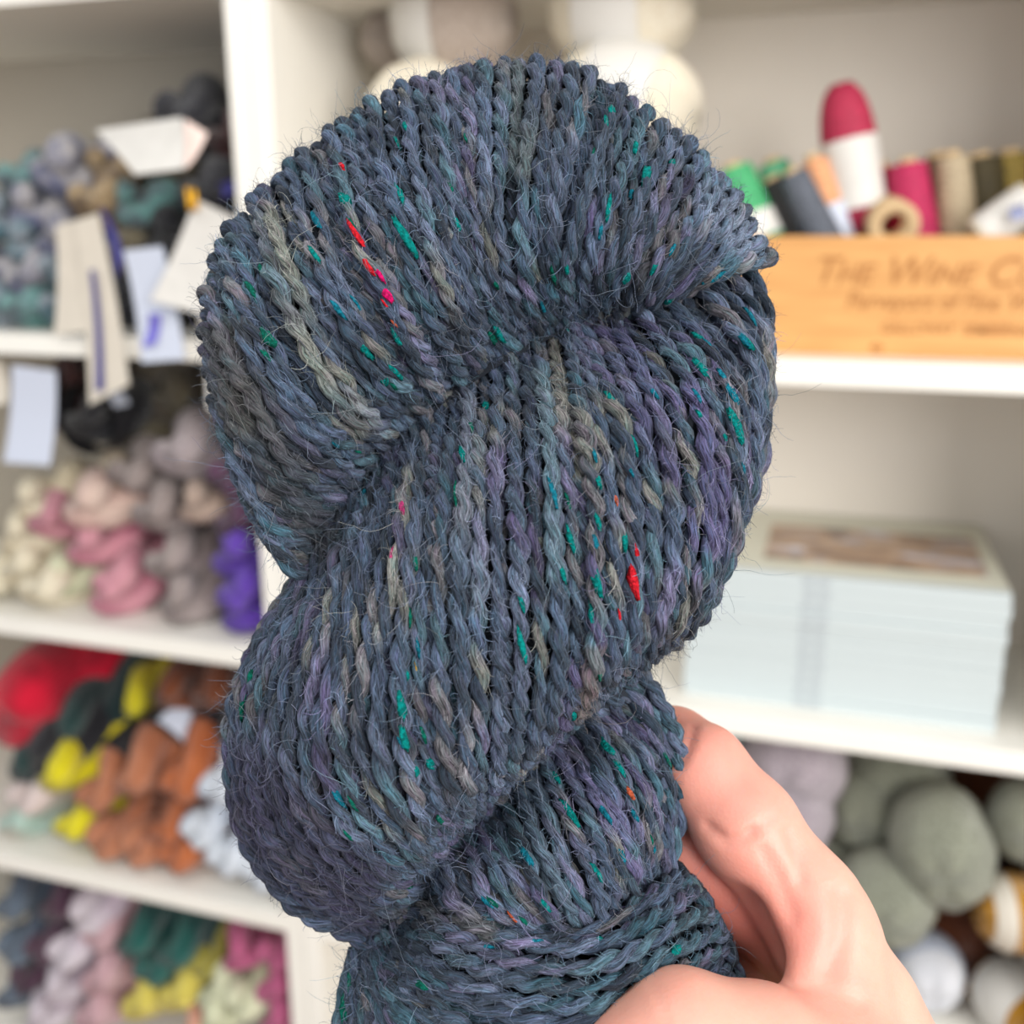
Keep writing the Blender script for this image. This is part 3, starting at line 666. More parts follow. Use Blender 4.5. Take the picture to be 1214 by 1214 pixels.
def book_meshes():
    ms = {}
    t = .0022
    A = Acc()
    for lo, hi in (((-bw/2, 0, 0), (bw/2, bd, t)), ((-bw/2, 0, th-t-.0006), (bw/2, bd, th-.0006)), ((-bw/2, 0, t), (bw/2, t, th-t-.0006))):
        V, Q = box_arrays(lo, hi); A.add(V, Q)
    ms['cover'] = A.mesh('cover', [COVER], False)
    V, Q = box_arrays((-bw/2+.003, t, t), (bw/2-.003, bd-.003, th-t-.0006)); ms['pages'] = mesh('pages', V, Q, [PAGES], False)
    A = Acc(); rm = random.Random(2)
    for i in range(7):
        x = -.012+i*.0036; V, Q = box_arrays((x, -.0004, th*.25), (x+rm.uniform(.0015, .0028), .0, th*.72)); A.add(V, Q)
    ms['title'] = A.mesh('spine_title', [TITLE], False)
    return ms
BM = book_meshes()
ords = ['lowest', 'second from the bottom', 'third from the bottom', 'fourth from the bottom', 'fifth from the bottom', 'middle, sixth', 'fifth from the top',
        'fourth from the top', 'third from the top', 'just under the top one', 'topmost']
for i in range(NB):
    x = .026+rnd.uniform(-.0015, .0015); y = .932+rnd.uniform(0, .003)
    root = tag(empty('book', (x, y, H+zb+i*th)), 'pale duck egg hardback book, ' + ords[i] + (', with a landscape cover photograph' if i == NB-1 else ' of its stack'), 'book', 'stack of identical pale books')
    root.rotation_euler[2] = rnd.uniform(-.006, .006)
    for k, n in (('cover', 'cover'), ('pages', 'pages'), ('title', 'spine_title')): 
        o = link(n, BM[k], root)
        if k == 'title': o.location.x = -.024
    if i == NB-1:
        V, Q = box_arrays((-.075, .045, th-.0006), (.128, .175, th-.0002)); link('cover_photo', mesh('cover_photo', V, Q, [PHOTO], False), root)
        V, Q = box_arrays((-bw/2, .012, th-.0006), (bw/2, bd, th-.00045)); link('cover_front', mesh('cover_front', V, Q, [COVER2], False), root)
        V, Q = box_arrays((-.110, .028, th-.0005), (-.104, .055, th-.0002)); link('cover_emblem', mesh('cover_emblem', V, Q, [material('orange print', srgb(214, 160, 130), .5)], False), root)

# ================================================================ HELD SKEIN (drawn in its own frame, units of 1/1200 of 190 mm)
K = 0.19/1200.0
hold = Matrix.Identity(4)
for i, v in enumerate((R, U, -F)):
    for j in range(3): hold[j][i] = v[j]
hc = CAM + F*0.19
for j in range(3): hold[j][3] = hc[j]
def P3(a):
    """(px, py, toward-viewer) -> skein frame units"""
    a = np.asarray(a, float); d = (1200-a[..., 2])/1200
    return np.stack([(a[..., 0]-607)*d, -(a[..., 1]-607)*d, a[..., 2]], -1)

def crom(P, n):
    """Catmull-Rom through P (k,d), n samples"""
    P = np.asarray(P, float); k = len(P); t = np.linspace(0, k-1, n); i = np.clip(t.astype(int), 0, k-2); f = (t-i)[:, None]
    p1 = P[i]; p2 = P[i+1]; p0 = P[np.maximum(i-1, 0)]; p3 = P[np.minimum(i+2, k-1)]
    p0 = np.where((i == 0)[:, None], 2*p1-p2, p0); p3 = np.where((i == k-2)[:, None], 2*p2-p1, p3)
    return .5*(2*p1+(p2-p0)*f+(2*p0-5*p1+4*p2-p3)*f**2+(3*p1-p0-3*p2+p3)*f**3)

def resample(P, step):
    s = np.concatenate([[0], np.cumsum(np.linalg.norm(np.diff(P, axis=0), axis=1))]); n = max(6, int(s[-1]/step)+1)
    q = np.linspace(0, s[-1], n); return np.stack([np.interp(q, s, P[:, k]) for k in range(P.shape[1])], -1)

def prep(guides, zprof, side, NV=36):
    """guides: list of [(px,py),...]; zprof over the strand; side factor per guide -> (G, NV, 3)"""
    out = []
    for g, s in zip(guides, side):
        g = np.array(g, float); z = np.interp(np.linspace(0, 1, len(g)), np.linspace(0, 1, len(zprof)), zprof)*s[0]+s[1]
        out.append(crom(P3(np.column_stack([g, z])), NV))
    return np.array(out)

def across(Gs, n):
    """n strands evenly spread over guides"""
    mid = Gs[:, 15 if Gs.shape[1] == 44 else Gs.shape[1]//2]; d = np.concatenate([[0], np.cumsum(np.linalg.norm(np.diff(mid, axis=0), axis=1))])
    us = np.linspace(0, d[-1], n); gi = np.interp(us, d, np.arange(len(Gs)))
    flat = Gs.reshape(len(Gs), -1); k = len(Gs); i = np.clip(gi.astype(int), 0, k-2); f = (gi-i)[:, None]
    p1 = flat[i]; p2 = flat[i+1]; p0 = flat[np.maximum(i-1, 0)]; p3 = flat[np.minimum(i+2, k-1)]
    p0 = np.where((i == 0)[:, None], 2*p1-p2, p0); p3 = np.where((i == k-2)[:, None], 2*p2-p1, p3)
    r = .5*(2*p1+(p2-p0)*f+(2*p0-5*p1+4*p2-p3)*f**2+(3*p1-p0-3*p2+p3)*f**3)
    return r.reshape(n, Gs.shape[1], 3)

# ---- the four visible lobes. A: fan over the top; B: broad middle; C: right below; D: bottom sweep
CA = np.array([610, 400.])
A_out = [(300, 590), (262, 500), (247, 420), (253, 345), (280, 275), (330, 215), (385, 170), (445, 125), (510, 98), (570, 82), (625, 80), (685, 90), (745, 122), (800, 165), (850, 212), (885, 255), (908, 305)]
A_g = [[(300, 590), (325, 640), (350, 675), (385, 690)],
       [(262, 500), (288, 575), (330, 640), (395, 668)],
       [(247, 420), (280, 505), (335, 590), (412, 640)],
       [(253, 345), (290, 450), (350, 545), (428, 600)],
       [(280, 275), (320, 390), (385, 500), (452, 562)],
       [(330, 215), (368, 335), (430, 450), (488, 522)],
       [(385, 170), (420, 295), (475, 410), (522, 488)],
       [(445, 125), (470, 250), (512, 370), (556, 465)],
       [(510, 98), (524, 215), (548, 340), (586, 446)],
       [(570, 82), (570, 200), (582, 320), (612, 430)],
       [(625, 80), (615, 195), (618, 310), (636, 418)],
       [(685, 90), (662, 200), (650, 305), (656, 405)],
       [(745, 122), (712, 215), (684, 310), (676, 395)],
       [(800, 165), (758, 245), (718, 325), (694, 388)],
       [(850, 212), (800, 275), (752, 335), (712, 382)],
       [(885, 255), (838, 298), (784, 342), (736, 376)],
       [(908, 305), (868, 315), (815, 342), (768, 372)]]
GA = []
for o_, g in zip(A_out, A_g):
    o_ = np.array(o_, float); b1 = o_*.93+CA*.07; b2 = o_*.62+CA*.38
    pts = [(*b2, -125), (*b1, -75), (o_[0], o_[1], -15)]
    f1 = o_*.94+np.array(g[1], float)*.06
    pts.append((f1[0], f1[1], 32))
    zz = [0, 94, 84, -34]
    for k in (1, 2, 3): pts.append((*g[k], zz[k]))
    e3 = np.array(g[3], float)+(np.array(g[3], float)-np.array(g[2], float))*.16; pts.append((*e3, -70))
    GA.append(pts)
fin = [.35, .5, .7, .85, .95, 1, 1, 1, 1, 1, 1, 1, 1, .95, .9, .8, .62]
GA = np.array([crom(P3(np.array([(p[0], p[1], p[2]*(s if p[2] > 0 else 1)) for p in g])), 44) for g, s in zip(GA, fin)])

B_g = [[(430, 575), (366, 672), (308, 755), (277, 835), (272, 915), (295, 1000), (350, 1070), (440, 1114)],
       [(440, 565), (385, 680), (332, 775), (300, 862), (308, 948), (345, 1020), (405, 1072), (470, 1094)],
       [(455, 550), (415, 670), (375, 775), (352, 875), (365, 950), (400, 1008), (445, 1050), (492, 1072)],
       [(475, 528), (447, 650), (420, 765), (405, 865), (418, 935), (443, 985), (474, 1024), (506, 1048)],
       [(500, 502), (484, 620), (466, 735), (458, 845), (465, 915), (482, 960), (503, 996), (524, 1024)],
       [(530, 478), (520, 600), (510, 720), (508, 828), (514, 888), (522, 930), (532, 970), (541, 1002)],
       [(565, 452), (562, 570), (558, 695), (560, 800), (564, 856), (565, 898), (563, 940), (560, 976)],
       [(605, 428), (608, 550), (610, 675), (614, 775), (614, 828), (610, 868), (602, 908), (588, 946)],
       [(640, 408), (650, 520), (656, 640), (662, 735), (662, 790), (656, 832), (646, 872), (628, 906)],
       [(668, 392), (692, 500), (706, 608), (711, 705), (709, 762), (702, 802), (690, 836), (668, 870)],
       [(698, 380), (736, 480), (757, 580), (760, 675), (756, 728), (748, 768), (735, 800), (708, 834)],
       [(728, 370), (780, 460), (808, 560), (810, 650), (801, 702), (788, 742), (772, 774), (744, 804)],
       [(762, 356), (826, 436), (856, 530), (856, 620), (842, 678), (824, 718), (802, 752), (772, 780)],
       [(810, 335), (868, 402), (891, 480), (889, 570), (870, 640), (850, 690), (825, 735), (790, 768)],
       [(875, 300), (906, 360), (912, 430), (902, 530), (884, 590), (864, 650), (838, 705), (796, 760)]]
Bs = [(.10, -14), (.42, -4), (.68, 0), (.85, 0), (.95, 0), (1, 0), (1, 0), (1, 0), (1, 0), (1, 0), (.96, 0), (.86, 0), (.68, 0), (.42, -4), (.12, -14)]
B_g = [[tuple(np.array(g[0], float)-(np.array(g[1], float)-np.array(g[0], float))*.10)]+g[1:] if 2 < i < 13 else g for i, g in enumerate(B_g)]
GB_ = prep(B_g, [-24, 128, 158, 160, 152, 136, 100, -20], Bs)
C_g = [[(740, 775), (782, 832), (803, 890), (804, 950), (797, 1005), (783, 1050)],
       [(715, 808), (756, 866), (780, 928), (783, 990), (776, 1036), (762, 1066)],
       [(688, 832), (725, 896), (753, 962), (761, 1015), (757, 1056), (743, 1082)],
       [(660, 856), (696, 926), (723, 992), (735, 1038), (736, 1074), (726, 1094)],
       [(635, 880), (666, 958), (692, 1020), (708, 1064), (713, 1090), (709, 1106)],
       [(610, 905), (636, 982), (660, 1040), (678, 1080), (688, 1102), (690, 1116)],
       [(586, 935), (608, 1005), (630, 1055), (650, 1090), (662, 1108), (666, 1118)],
       [(562, 960), (578, 1020), (598, 1062), (620, 1092), (636, 1108), (642, 1116)],
       [(538, 985), (548, 1035), (566, 1068), (590, 1090), (608, 1102), (616, 1112)],
       [(512, 1005), (518, 1045), (530, 1072), (550, 1092), (572, 1104), (586, 1112)]]
Cs = [(.05, -30), (.40, -14), (.65, -5), (.82, 0), (.92, 0), (1, 0), (1, 0), (.95, 0), (.85, 0), (.7, 0)]
GC_ = prep(C_g, [-45, 58, 92, 98, 78, 20], Cs)
D_g = [[(506, 1040), (545, 1072), (605, 1100), (668, 1112), (728, 1098), (776, 1066), (808, 1046), (826, 1058)],
       [(494, 1052), (538, 1092), (600, 1122), (670, 1134), (735, 1122), (788, 1090), (828, 1068), (846, 1082)],
       [(484, 1064), (524, 1112), (590, 1146), (667, 1160), (742, 1148), (800, 1116), (842, 1096), (858, 1108)],
       [(474, 1076), (508, 1134), (574, 1174), (662, 1190), (748, 1176), (812, 1146), (852, 1128), (868, 1140)],
       [(466, 1086), (494, 1156), (556, 1204), (655, 1224), (752, 1206), (820, 1176), (860, 1156), (876, 1164)],
       [(458, 1094), (480, 1176), (536, 1234), (645, 1262), (752, 1242), (824, 1206), (862, 1180), (878, 1180)],
       [(450, 1100), (464, 1192), (512, 1262), (630, 1302), (745, 1282), (822, 1238), (860, 1206), (874, 1200)],
       [(442, 1106), (446, 1202), (484, 1290), (600, 1345), (725, 1325), (808, 1275), (850, 1236), (862, 1222)],
       [(432, 1114), (424, 1206), (450, 1310), (560, 1384), (695, 1372), (785, 1318), (830, 1270), (842, 1250)],
       [(420, 1130), (404, 1210), (420, 1320), (520, 1410), (655, 1410), (750, 1362), (800, 1310), (815, 1285)]]
Ds = [(.82, -8), (.95, 0), (1, 0), (1, 0), (1, 0), (.95, 0), (.8, 0), (.6, 0), (.36, -5), (.08, -12)]
GD_ = prep(D_g, [-40, 80, 125, 138, 132, 100, 30, -60], Ds)

# colours of the heathered wool; dark strokes at the left carry painted shade too
PAL = np.array([srgb(72, 88, 112), srgb(92, 104, 128), srgb(62, 78, 96), srgb(104, 100, 130), srgb(76, 108, 122), srgb(112, 108, 112),
                srgb(52, 62, 76), srgb(84, 78, 112), srgb(130, 128, 120), srgb(58, 96, 112)])
WGT = {'A': [.30, .14, .18, .04, .08, .09, .14, .02, .03, .05], 'B': [.26, .18, .16, .07, .08, .10, .08, .06, .04, .03],
       'C': [.22, .16, .12, .12, .14, .06, .05, .10, .02, .08], 'D': [.28, .14, .18, .05, .16, .04, .10, .02, .01, .10]}
STROKES = [([(318, 262), (345, 345), (372, 425), (410, 470), (432, 500)], srgb(146, 146, 130), 9), ([(652, 410), (664, 470), (688, 560)], srgb(138, 132, 116), 8),
           ([(300, 900), (360, 980), (430, 1040)], srgb(62, 58, 82), 26), ([(290, 950), (340, 1030), (430, 1085)], srgb(56, 52, 76), 26),
           ([(735, 405), (760, 470), (790, 560)], srgb(84, 78, 120), 12), ([(820, 470), (850, 560), (850, 640)], srgb(92, 84, 128), 16),
           ([(660, 890), (700, 935), (740, 985)], srgb(112, 108, 150), 14), ([(300, 470), (340, 570), (380, 640)], srgb(66, 68, 72), 24),
           ([(262, 400), (290, 500)], srgb(84, 80, 72), 18), ([(640, 450), (650, 560), (655, 680)], srgb(96, 124, 136), 9),
           ([(560, 480), (556, 600), (560, 720)], srgb(108, 118, 134), 10), ([(610, 90), (616, 200)], srgb(98, 108, 108), 12), ([(840, 240), (880, 290)], srgb(118, 132, 156), 20),
           ([(700, 770), (690, 840)], srgb(120, 104, 96), 8), ([(500, 1075), (580, 1105)], srgb(112, 108, 104), 10), ([(630, 940), (650, 1010), (670, 1080)], srgb(96, 116, 134), 12)]
def pix(Pu):
    """skein frame units -> pixels"""
    d = (1200-Pu[..., 2])/1200; return np.stack([607+Pu[..., 0]/d, 607-Pu[..., 1]/d], -1)
ST = [(np.array([resample(np.array(s[0], float), 6)])[0], np.array(s[1]), s[2]) for s in STROKES]

rs = np.random.RandomState(11)
def smooth_noise(n, per, amp):
    k = max(3, int(n/per)+3); c = rs.randn(k); t = np.linspace(0, k-1.001, n); i = t.astype(int); f = t-i; f = f*f*(3-2*f)
    return amp*(c[i]*(1-f)+c[np.minimum(i+1, k-1)]*f)

WOOL = bpy.data.materials.new('heathered wool'); WOOL.use_nodes = True
nt = WOOL.node_tree; N = nt.nodes; L = nt.links; p = N['Principled BSDF']
p.inputs['Roughness'].default_value = .9; p.inputs['Specular IOR Level'].default_value = .12
p.inputs['Sheen Weight'].default_value = .12; p.inputs['Sheen Roughness'].default_value = .45; p.inputs['Sheen Tint'].default_value = (.75, .82, .95, 1)
at_ = N.new('ShaderNodeAttribute'); at_.attribute_name = 'fibre'
uvn = N.new('ShaderNodeTexCoord'); mp = N.new('ShaderNodeMapping'); mp.inputs['Scale'].default_value = (10, .05, 1)
L.new(uvn.outputs['UV'], mp.inputs[0])
nz = N.new('ShaderNodeTexNoise'); nz.inputs['Scale'].default_value = 1.0; nz.inputs['Detail'].default_value = 4; nz.inputs['Roughness'].default_value = .7; nz.inputs['Distortion'].default_value = .6
L.new(mp.outputs[0], nz.inputs['Vector'])
rp = N.new('ShaderNodeMapRange'); rp.inputs[1].default_value = .38; rp.inputs[2].default_value = .62; rp.inputs[3].default_value = .25; rp.inputs[4].default_value = 1.9
L.new(nz.outputs[0], rp.inputs[0])
vm = N.new('ShaderNodeVectorMath'); vm.operation = 'SCALE'; L.new(at_.outputs['Color'], vm.inputs[0]); L.new(rp.outputs[0], vm.inputs['Scale'])
nh = N.new('ShaderNodeTexNoise'); nh.inputs['Scale'].default_value = 1.0; nh.inputs['Detail'].default_value = 2
mh = N.new('ShaderNodeMapping'); mh.inputs['Scale'].default_value = (5, .035, 1); mh.inputs['Location'].default_value = (3, 7, 2); L.new(uvn.outputs['UV'], mh.inputs[0]); L.new(mh.outputs[0], nh.inputs['Vector'])
ch = N.new('ShaderNodeValToRGB'); ce = ch.color_ramp.elements; ce[0].position = .3; ce[0].color = (.75, 1.0, 1.0, 1); ce[1].position = .7; ce[1].color = (1.12, .96, 1.08, 1)
q_ = ce.new(.5); q_.color = (1.0, 1.0, .96, 1)
L.new(nh.outputs[0], ch.inputs[0]); vmm = N.new('ShaderNodeVectorMath'); vmm.operation = 'MULTIPLY'; L.new(vm.outputs[0], vmm.inputs[0]); L.new(ch.outputs[0], vmm.inputs[1])
L.new(vmm.outputs[0], p.inputs['Base Color'])
bp = N.new('ShaderNodeBump'); bp.inputs['Strength'].default_value = 1.0; bp.inputs['Distance'].default_value = .0006
L.new(nz.outputs[0], bp.inputs['Height']); L.new(bp.outputs[0], p.inputs['Normal'])
CORE = material('inner yarn with painted shade', srgb(30, 36, 46), .9)  # core darkened so that shade in gaps and creases sits in its colour

skein_root = tag(empty('yarn_skein'), 'big dark blue grey tweed yarn skein with teal and red flecks, held in the hand', 'yarn skein')
skein_root.matrix_world = hold

SURF_P = []; SURF_N = []; SURF_T = []; SURF_C = []
def ply_pair(P, rad, wk, step=4.2, ring=9, collect=True, pitch=52, wv=None, dz=0.0):
    P = resample(P, step); n = len(P); T, N1, N2 = frames(P)
    lat = smooth_noise(n, 22, 1.9); dpt = smooth_noise(n, 24, 2.6)
    view = np.array([0, 0, 1.]); lateral = np.cross(T, view); lateral /= np.linalg.norm(lateral, axis=1)[:, None]+1e-6
    P = P + lateral*lat[:, None] + view*(dpt[:, None]+dz)
    s = np.arange(n)*step; tw = 2*np.pi*np.cumsum(step/(pitch*(1+smooth_noise(n, 30, .10))))
    tw = tw + rs.rand()*6.28
    slub = 1+smooth_noise(n, 18, .13)
    end = np.clip(np.minimum(s, s[-1]-s)/24, 0, 1)*.3+.7
    px_ = pix(P)
    out = []
    for k in (0, 1):
        ph = -(tw+k*np.pi); u = slub*(1+smooth_noise(n, 7, .13))*end
        C = P+(np.cos(ph)[:, None]*N1+np.sin(ph)[:, None]*N2)*(rad*.43*u)[:, None]
        V, Q, Tt, uv, off = tube(C, rad*.64*u, ring, N1, N2)
        # fibre colour walks through the palette
        kk = max(2, int(n*step/75)+2); idx = rs.choice(len(PAL), kk, p=wk); pc = PAL[idx]*np.clip(1+rs.randn(kk, 1)*.27, .45, 1.8)
        t = np.linspace(0, kk-1.001, n); i = t.astype(int); f = np.clip((t-i)*2-.5, 0, 1)[:, None]
        col = pc[i]*(1-f)+pc[np.minimum(i+1, kk-1)]*f
        for sp, sc_, sr in ST:
            d = np.sqrt(((px_[:, None]-sp[None])**2).sum(-1)).min(1); w_ = np.clip(1.6-d/sr, 0, 1)[:, None]*.8
            col = col*(1-w_)+sc_*w_
        lum = col.mean(1, keepdims=True); col = np.clip((lum+(col-lum)*.84)*.63*np.array([.96, 1.0, 1.06]), .004, 1)
        cv = np.repeat(col, ring, 0); cv = np.vstack([cv, col[:1], col[-1:]])
        uv = uv+np.array([k*3.7+rs.rand()*9, rs.rand()*50]); out.append((V, Q, Tt, cv, uv))
        if collect:
            m_ = off[:, 2] > .15
            SURF_P.append(V[:n*ring][m_]); SURF_N.append(off[m_]); SURF_T.append(np.repeat(T, ring, 0)[m_]); SURF_C.append(np.repeat(col, ring, 0)[m_])
    return out

def strand_obj(P, rad, wk, **kw):
    A = Acc()
    for V, Q, Tt, cv, uv in ply_pair(P, rad, wk, **kw): A.add(V*K, Q, Tt, cv, uv)
    return link('yarn_strand', A.mesh('yarn_strand', [WOOL]), skein_root)

LOBES = [('A', GA, 56, 9.1), ('B', GB_, 36, 9.7), ('C', GC_, 20, 9.0), ('D', GD_, 24, 9.5)]
under = Acc(); back = Acc(); shell = Acc()
for nm, Gs, n, rad in LOBES:
    wk = np.array(WGT[nm]); wk = wk/wk.sum()
    for i, P in enumerate(across(Gs, n)):
        strand_obj(P, rad, wk, dz=rs.randn()*6.5, pitch=float(np.clip(64+rs.randn()*10, 48, 90)))
    for P in across(Gs, int(n*.9)):
        Pq = P[2:-2]-np.array([0, 0, 13.]); 
        for V, Q, Tt, cv, uv in ply_pair(Pq, rad*1.0, wk, step=8, ring=6, collect=False): under.add(V*K, Q, Tt, cv*.9, uv)  # under layer dimmed a little, painting in shade between the strands
    if nm != 'A':
        for P in across(Gs, int(n*.85)):
            Pq = P*np.array([1, 1, -.8]) - np.array([0, 0, 22.])
            for V, Q, Tt, cv, uv in ply_pair(Pq, rad*1.15, wk, step=9, ring=6, collect=False): back.add(V*K, Q, Tt, cv, uv)
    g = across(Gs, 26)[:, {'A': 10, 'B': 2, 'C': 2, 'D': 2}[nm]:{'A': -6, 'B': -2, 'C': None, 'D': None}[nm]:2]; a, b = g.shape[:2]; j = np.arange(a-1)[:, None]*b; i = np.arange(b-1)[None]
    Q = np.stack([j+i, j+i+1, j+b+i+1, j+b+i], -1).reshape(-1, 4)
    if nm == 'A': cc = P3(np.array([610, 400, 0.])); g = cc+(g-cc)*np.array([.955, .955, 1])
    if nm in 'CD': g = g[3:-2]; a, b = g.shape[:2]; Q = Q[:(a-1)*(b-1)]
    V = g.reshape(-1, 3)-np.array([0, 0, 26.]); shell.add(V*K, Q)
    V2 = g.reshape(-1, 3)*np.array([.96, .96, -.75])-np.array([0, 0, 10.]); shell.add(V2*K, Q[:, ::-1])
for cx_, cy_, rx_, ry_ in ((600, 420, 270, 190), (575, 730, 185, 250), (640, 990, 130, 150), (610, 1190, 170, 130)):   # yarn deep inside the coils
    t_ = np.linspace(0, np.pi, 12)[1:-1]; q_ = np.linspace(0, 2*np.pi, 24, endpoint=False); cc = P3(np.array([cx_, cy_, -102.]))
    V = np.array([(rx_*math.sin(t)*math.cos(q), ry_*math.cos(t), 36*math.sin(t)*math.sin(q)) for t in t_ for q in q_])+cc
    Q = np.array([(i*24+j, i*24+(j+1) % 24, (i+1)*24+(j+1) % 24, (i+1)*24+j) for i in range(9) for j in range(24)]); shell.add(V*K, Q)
tag(link('hidden_strands', under.mesh('hidden_strands', [WOOL]), skein_root), kind='stuff')
tag(link('back_strands', back.mesh('back_strands', [WOOL]), skein_root), kind='stuff')
link('inner_yarn', shell.mesh('inner_yarn', [CORE]), skein_root)

# ---- tweed flecks: short felted lumps of dyed fibre lying on the strands
SP = np.vstack(SURF_P); SN = np.vstack(SURF_N); STn = np.vstack(SURF_T); SCc = np.vstack(SURF_C); SPX = pix(SP)
def flk(c, a): return material('fleck ' + c, tuple(v*.85 for v in a), .9, noise=.55, nscale=1600, bump=.6, bscale=2500, spec=.1)
FM = {'t': flk('teal', srgb(0, 132, 128)), 'r': flk('red', srgb(214, 34, 48)), 'm': flk('magenta', srgb(226, 20, 110)), 'p': flk('pink', srgb(190, 64, 122)),
      'g': flk('green', srgb(10, 104, 88)), 'o': flk('orange', srgb(196, 96, 66)), 'c': flk('cyan', srgb(20, 118, 140)), 'y': flk('gold', srgb(186, 150, 70))}
FL = """r403,194,14,6 t411,229,17,15 r419,275,34,7 r429,320,26,8 m449,328,24,6 m466,347,16,10 t474,148,15,6 t467,167,22,5 t481,230,30,8 t487,284,46,11 t371,302,26,6
g302,316,20,8 g299,340,26,8 g314,394,26,13 c403,368,26,6 t466,403,20,6 g540,221,16,5 t543,265,20,6 g546,161,16,4 r452,363,16,3 o460,391,16,5 c366,262,30,9 c430,352,18,5 g424,262,24,5
t728,124,16,9 t721,140,26,5 t756,168,18,7 t769,201,30,12 t799,185,15,8 t724,241,28,6 c747,224,18,6 c721,276,16,5 c802,296,20,5 t770,317,17,6 t741,334,16,9 g652,334,24,5 t675,325,13,6
c646,370,24,6 t675,389,14,6 t591,405,30,9 t790,363,20,8 t822,393,24,8 c871,403,30,7 c850,340,26,9 c895,365,24,9 g591,345,14,5 g702,174,20,4
t432,420,26,9 t458,460,26,10 t469,409,20,7 t481,437,26,7 g469,469,20,5 t572,475,18,9 g556,498,20,5 t541,530,28,7 g531,582,34,5 p474,592,24,7 p463,651,18,4 g491,665,22,5 g492,731,20,5
c429,582,16,8 g322,418,20,7 g432,535,16,4 c405,530,14,4 c498,770,20,5
t724,462,26,8 t764,524,22,6 t708,573,16,6 c702,538,16,5 t714,616,18,6 c704,645,16,6 t672,636,28,7 t707,694,30,11 t665,680,24,6 t694,731,28,7 t616,713,26,6 t750,645,26,9 r748,688,34,13
r757,656,20,5 r744,733,20,4 t835,424,28,9 c877,463,26,9 c828,463,18,5 t868,495,26,10 t884,508,26,10 t831,484,14,6 t880,409,26,9 c888,556,16,6 g589,408,26,9 c664,580,30,7 g675,600,26,4
c772,460,20,5 c846,400,20,6 c858,440,20,6 t862,520,12,5 c745,560,14,4 o738,590,16,4
g283,839,30,8 g292,805,16,6 t483,839,26,11 t486,877,26,9 t507,911,16,11 g423,952,20,5 t495,796,12,5 g505,871,18,5 g411,995,18,4 g519,981,18,6 c402,945,34,9 c470,885,20,6
t624,764,34,8 t684,852,18,8 t712,878,26,10 t733,906,22,8 t657,917,22,7 t675,960,36,9 t710,1032,22,6 o749,934,18,7 t506,911,12,8 g713,805,20,5 c757,966,18,6 t645,1073,18,7 c782,1007,12,5
g581,1064,18,5 g627,1087,18,5 g797,895,30,5 t804,1117,15,12 t710,1110,10,7 g500,1160,24,8 g416,1164,22,6 g408,1203,34,9 c637,1115,18,4 c577,1115,16,5 c570,1072,24,6 g490,1055,20,5
o605,1092,20,4 y495,790,14,2 c620,1006,24,8 c742,1010,30,8 c715,960,26,7 g780,995,16,4"""
sph = []
na, nb = 10, 7
for i in range(1, nb):
    t = math.pi*i/nb
    for j in range(na):
        q = 2*math.pi*j/na; sph.append((math.sin(t)*math.cos(q), math.cos(t), math.sin(t)*math.sin(q)))
sph += [(0, 1, 0), (0, -1, 0)]; sph = np.array(sph); ns = (nb-1)*na
SQ = np.array([(i*na+j, i*na+(j+1) % na, (i+1)*na+(j+1) % na, (i+1)*na+j) for i in range(nb-2) for j in range(na)])
STt = np.array([(ns, (j+1) % na, j) for j in range(na)]+[(ns+1, (nb-2)*na+j, (nb-2)*na+(j+1) % na) for j in range(na)])
for it in FL.split():
    c = it[0]; x, y, ln, wd = [float(v) for v in it[1:].split(',')]
    d = ((SPX-np.array([x, y]))**2).sum(1); cand = np.argsort(d)[:40]; cand = cand[d[cand] < 160]
    if not len(cand): continue
    b = cand[np.argmax(SP[cand, 2]+SN[cand, 2]*3-d[cand]*.05)]
    Pc, Tn, Nn = SP[b], STn[b], SN[b]
    # ply lean: turn the tangent a little the way the ply runs
    lat = np.cross(Tn, Nn); Tn = Tn*1.0+lat*(-.22); Tn /= np.linalg.norm(Tn); lat = np.cross(Tn, Nn); lat /= np.linalg.norm(lat); Nn = np.cross(lat, Tn)
    wob = 1+.16*rs.randn(len(sph), 1)*(np.abs(sph[:, 1:2]) < .99)
    q = sph*wob*np.array([wd*.46, ln*.56, wd*.30])
    bend = (q[:, 1]/(ln*.5))**2*1.6
    V = Pc[None]+q[:, :1]*lat+q[:, 1:2]*Tn+(q[:, 2:]-bend[:, None]-wd*.10)*Nn
    o = link('tweed_fleck', mesh('tweed_fleck', V*K, [SQ, STt], [FM[c]]), skein_root)
    if c in 'rmpoy': o['label'] = {'r': 'red fleck', 'm': 'magenta fleck', 'p': 'pink fleck', 'o': 'orange fleck', 'y': 'gold fleck'}[c]

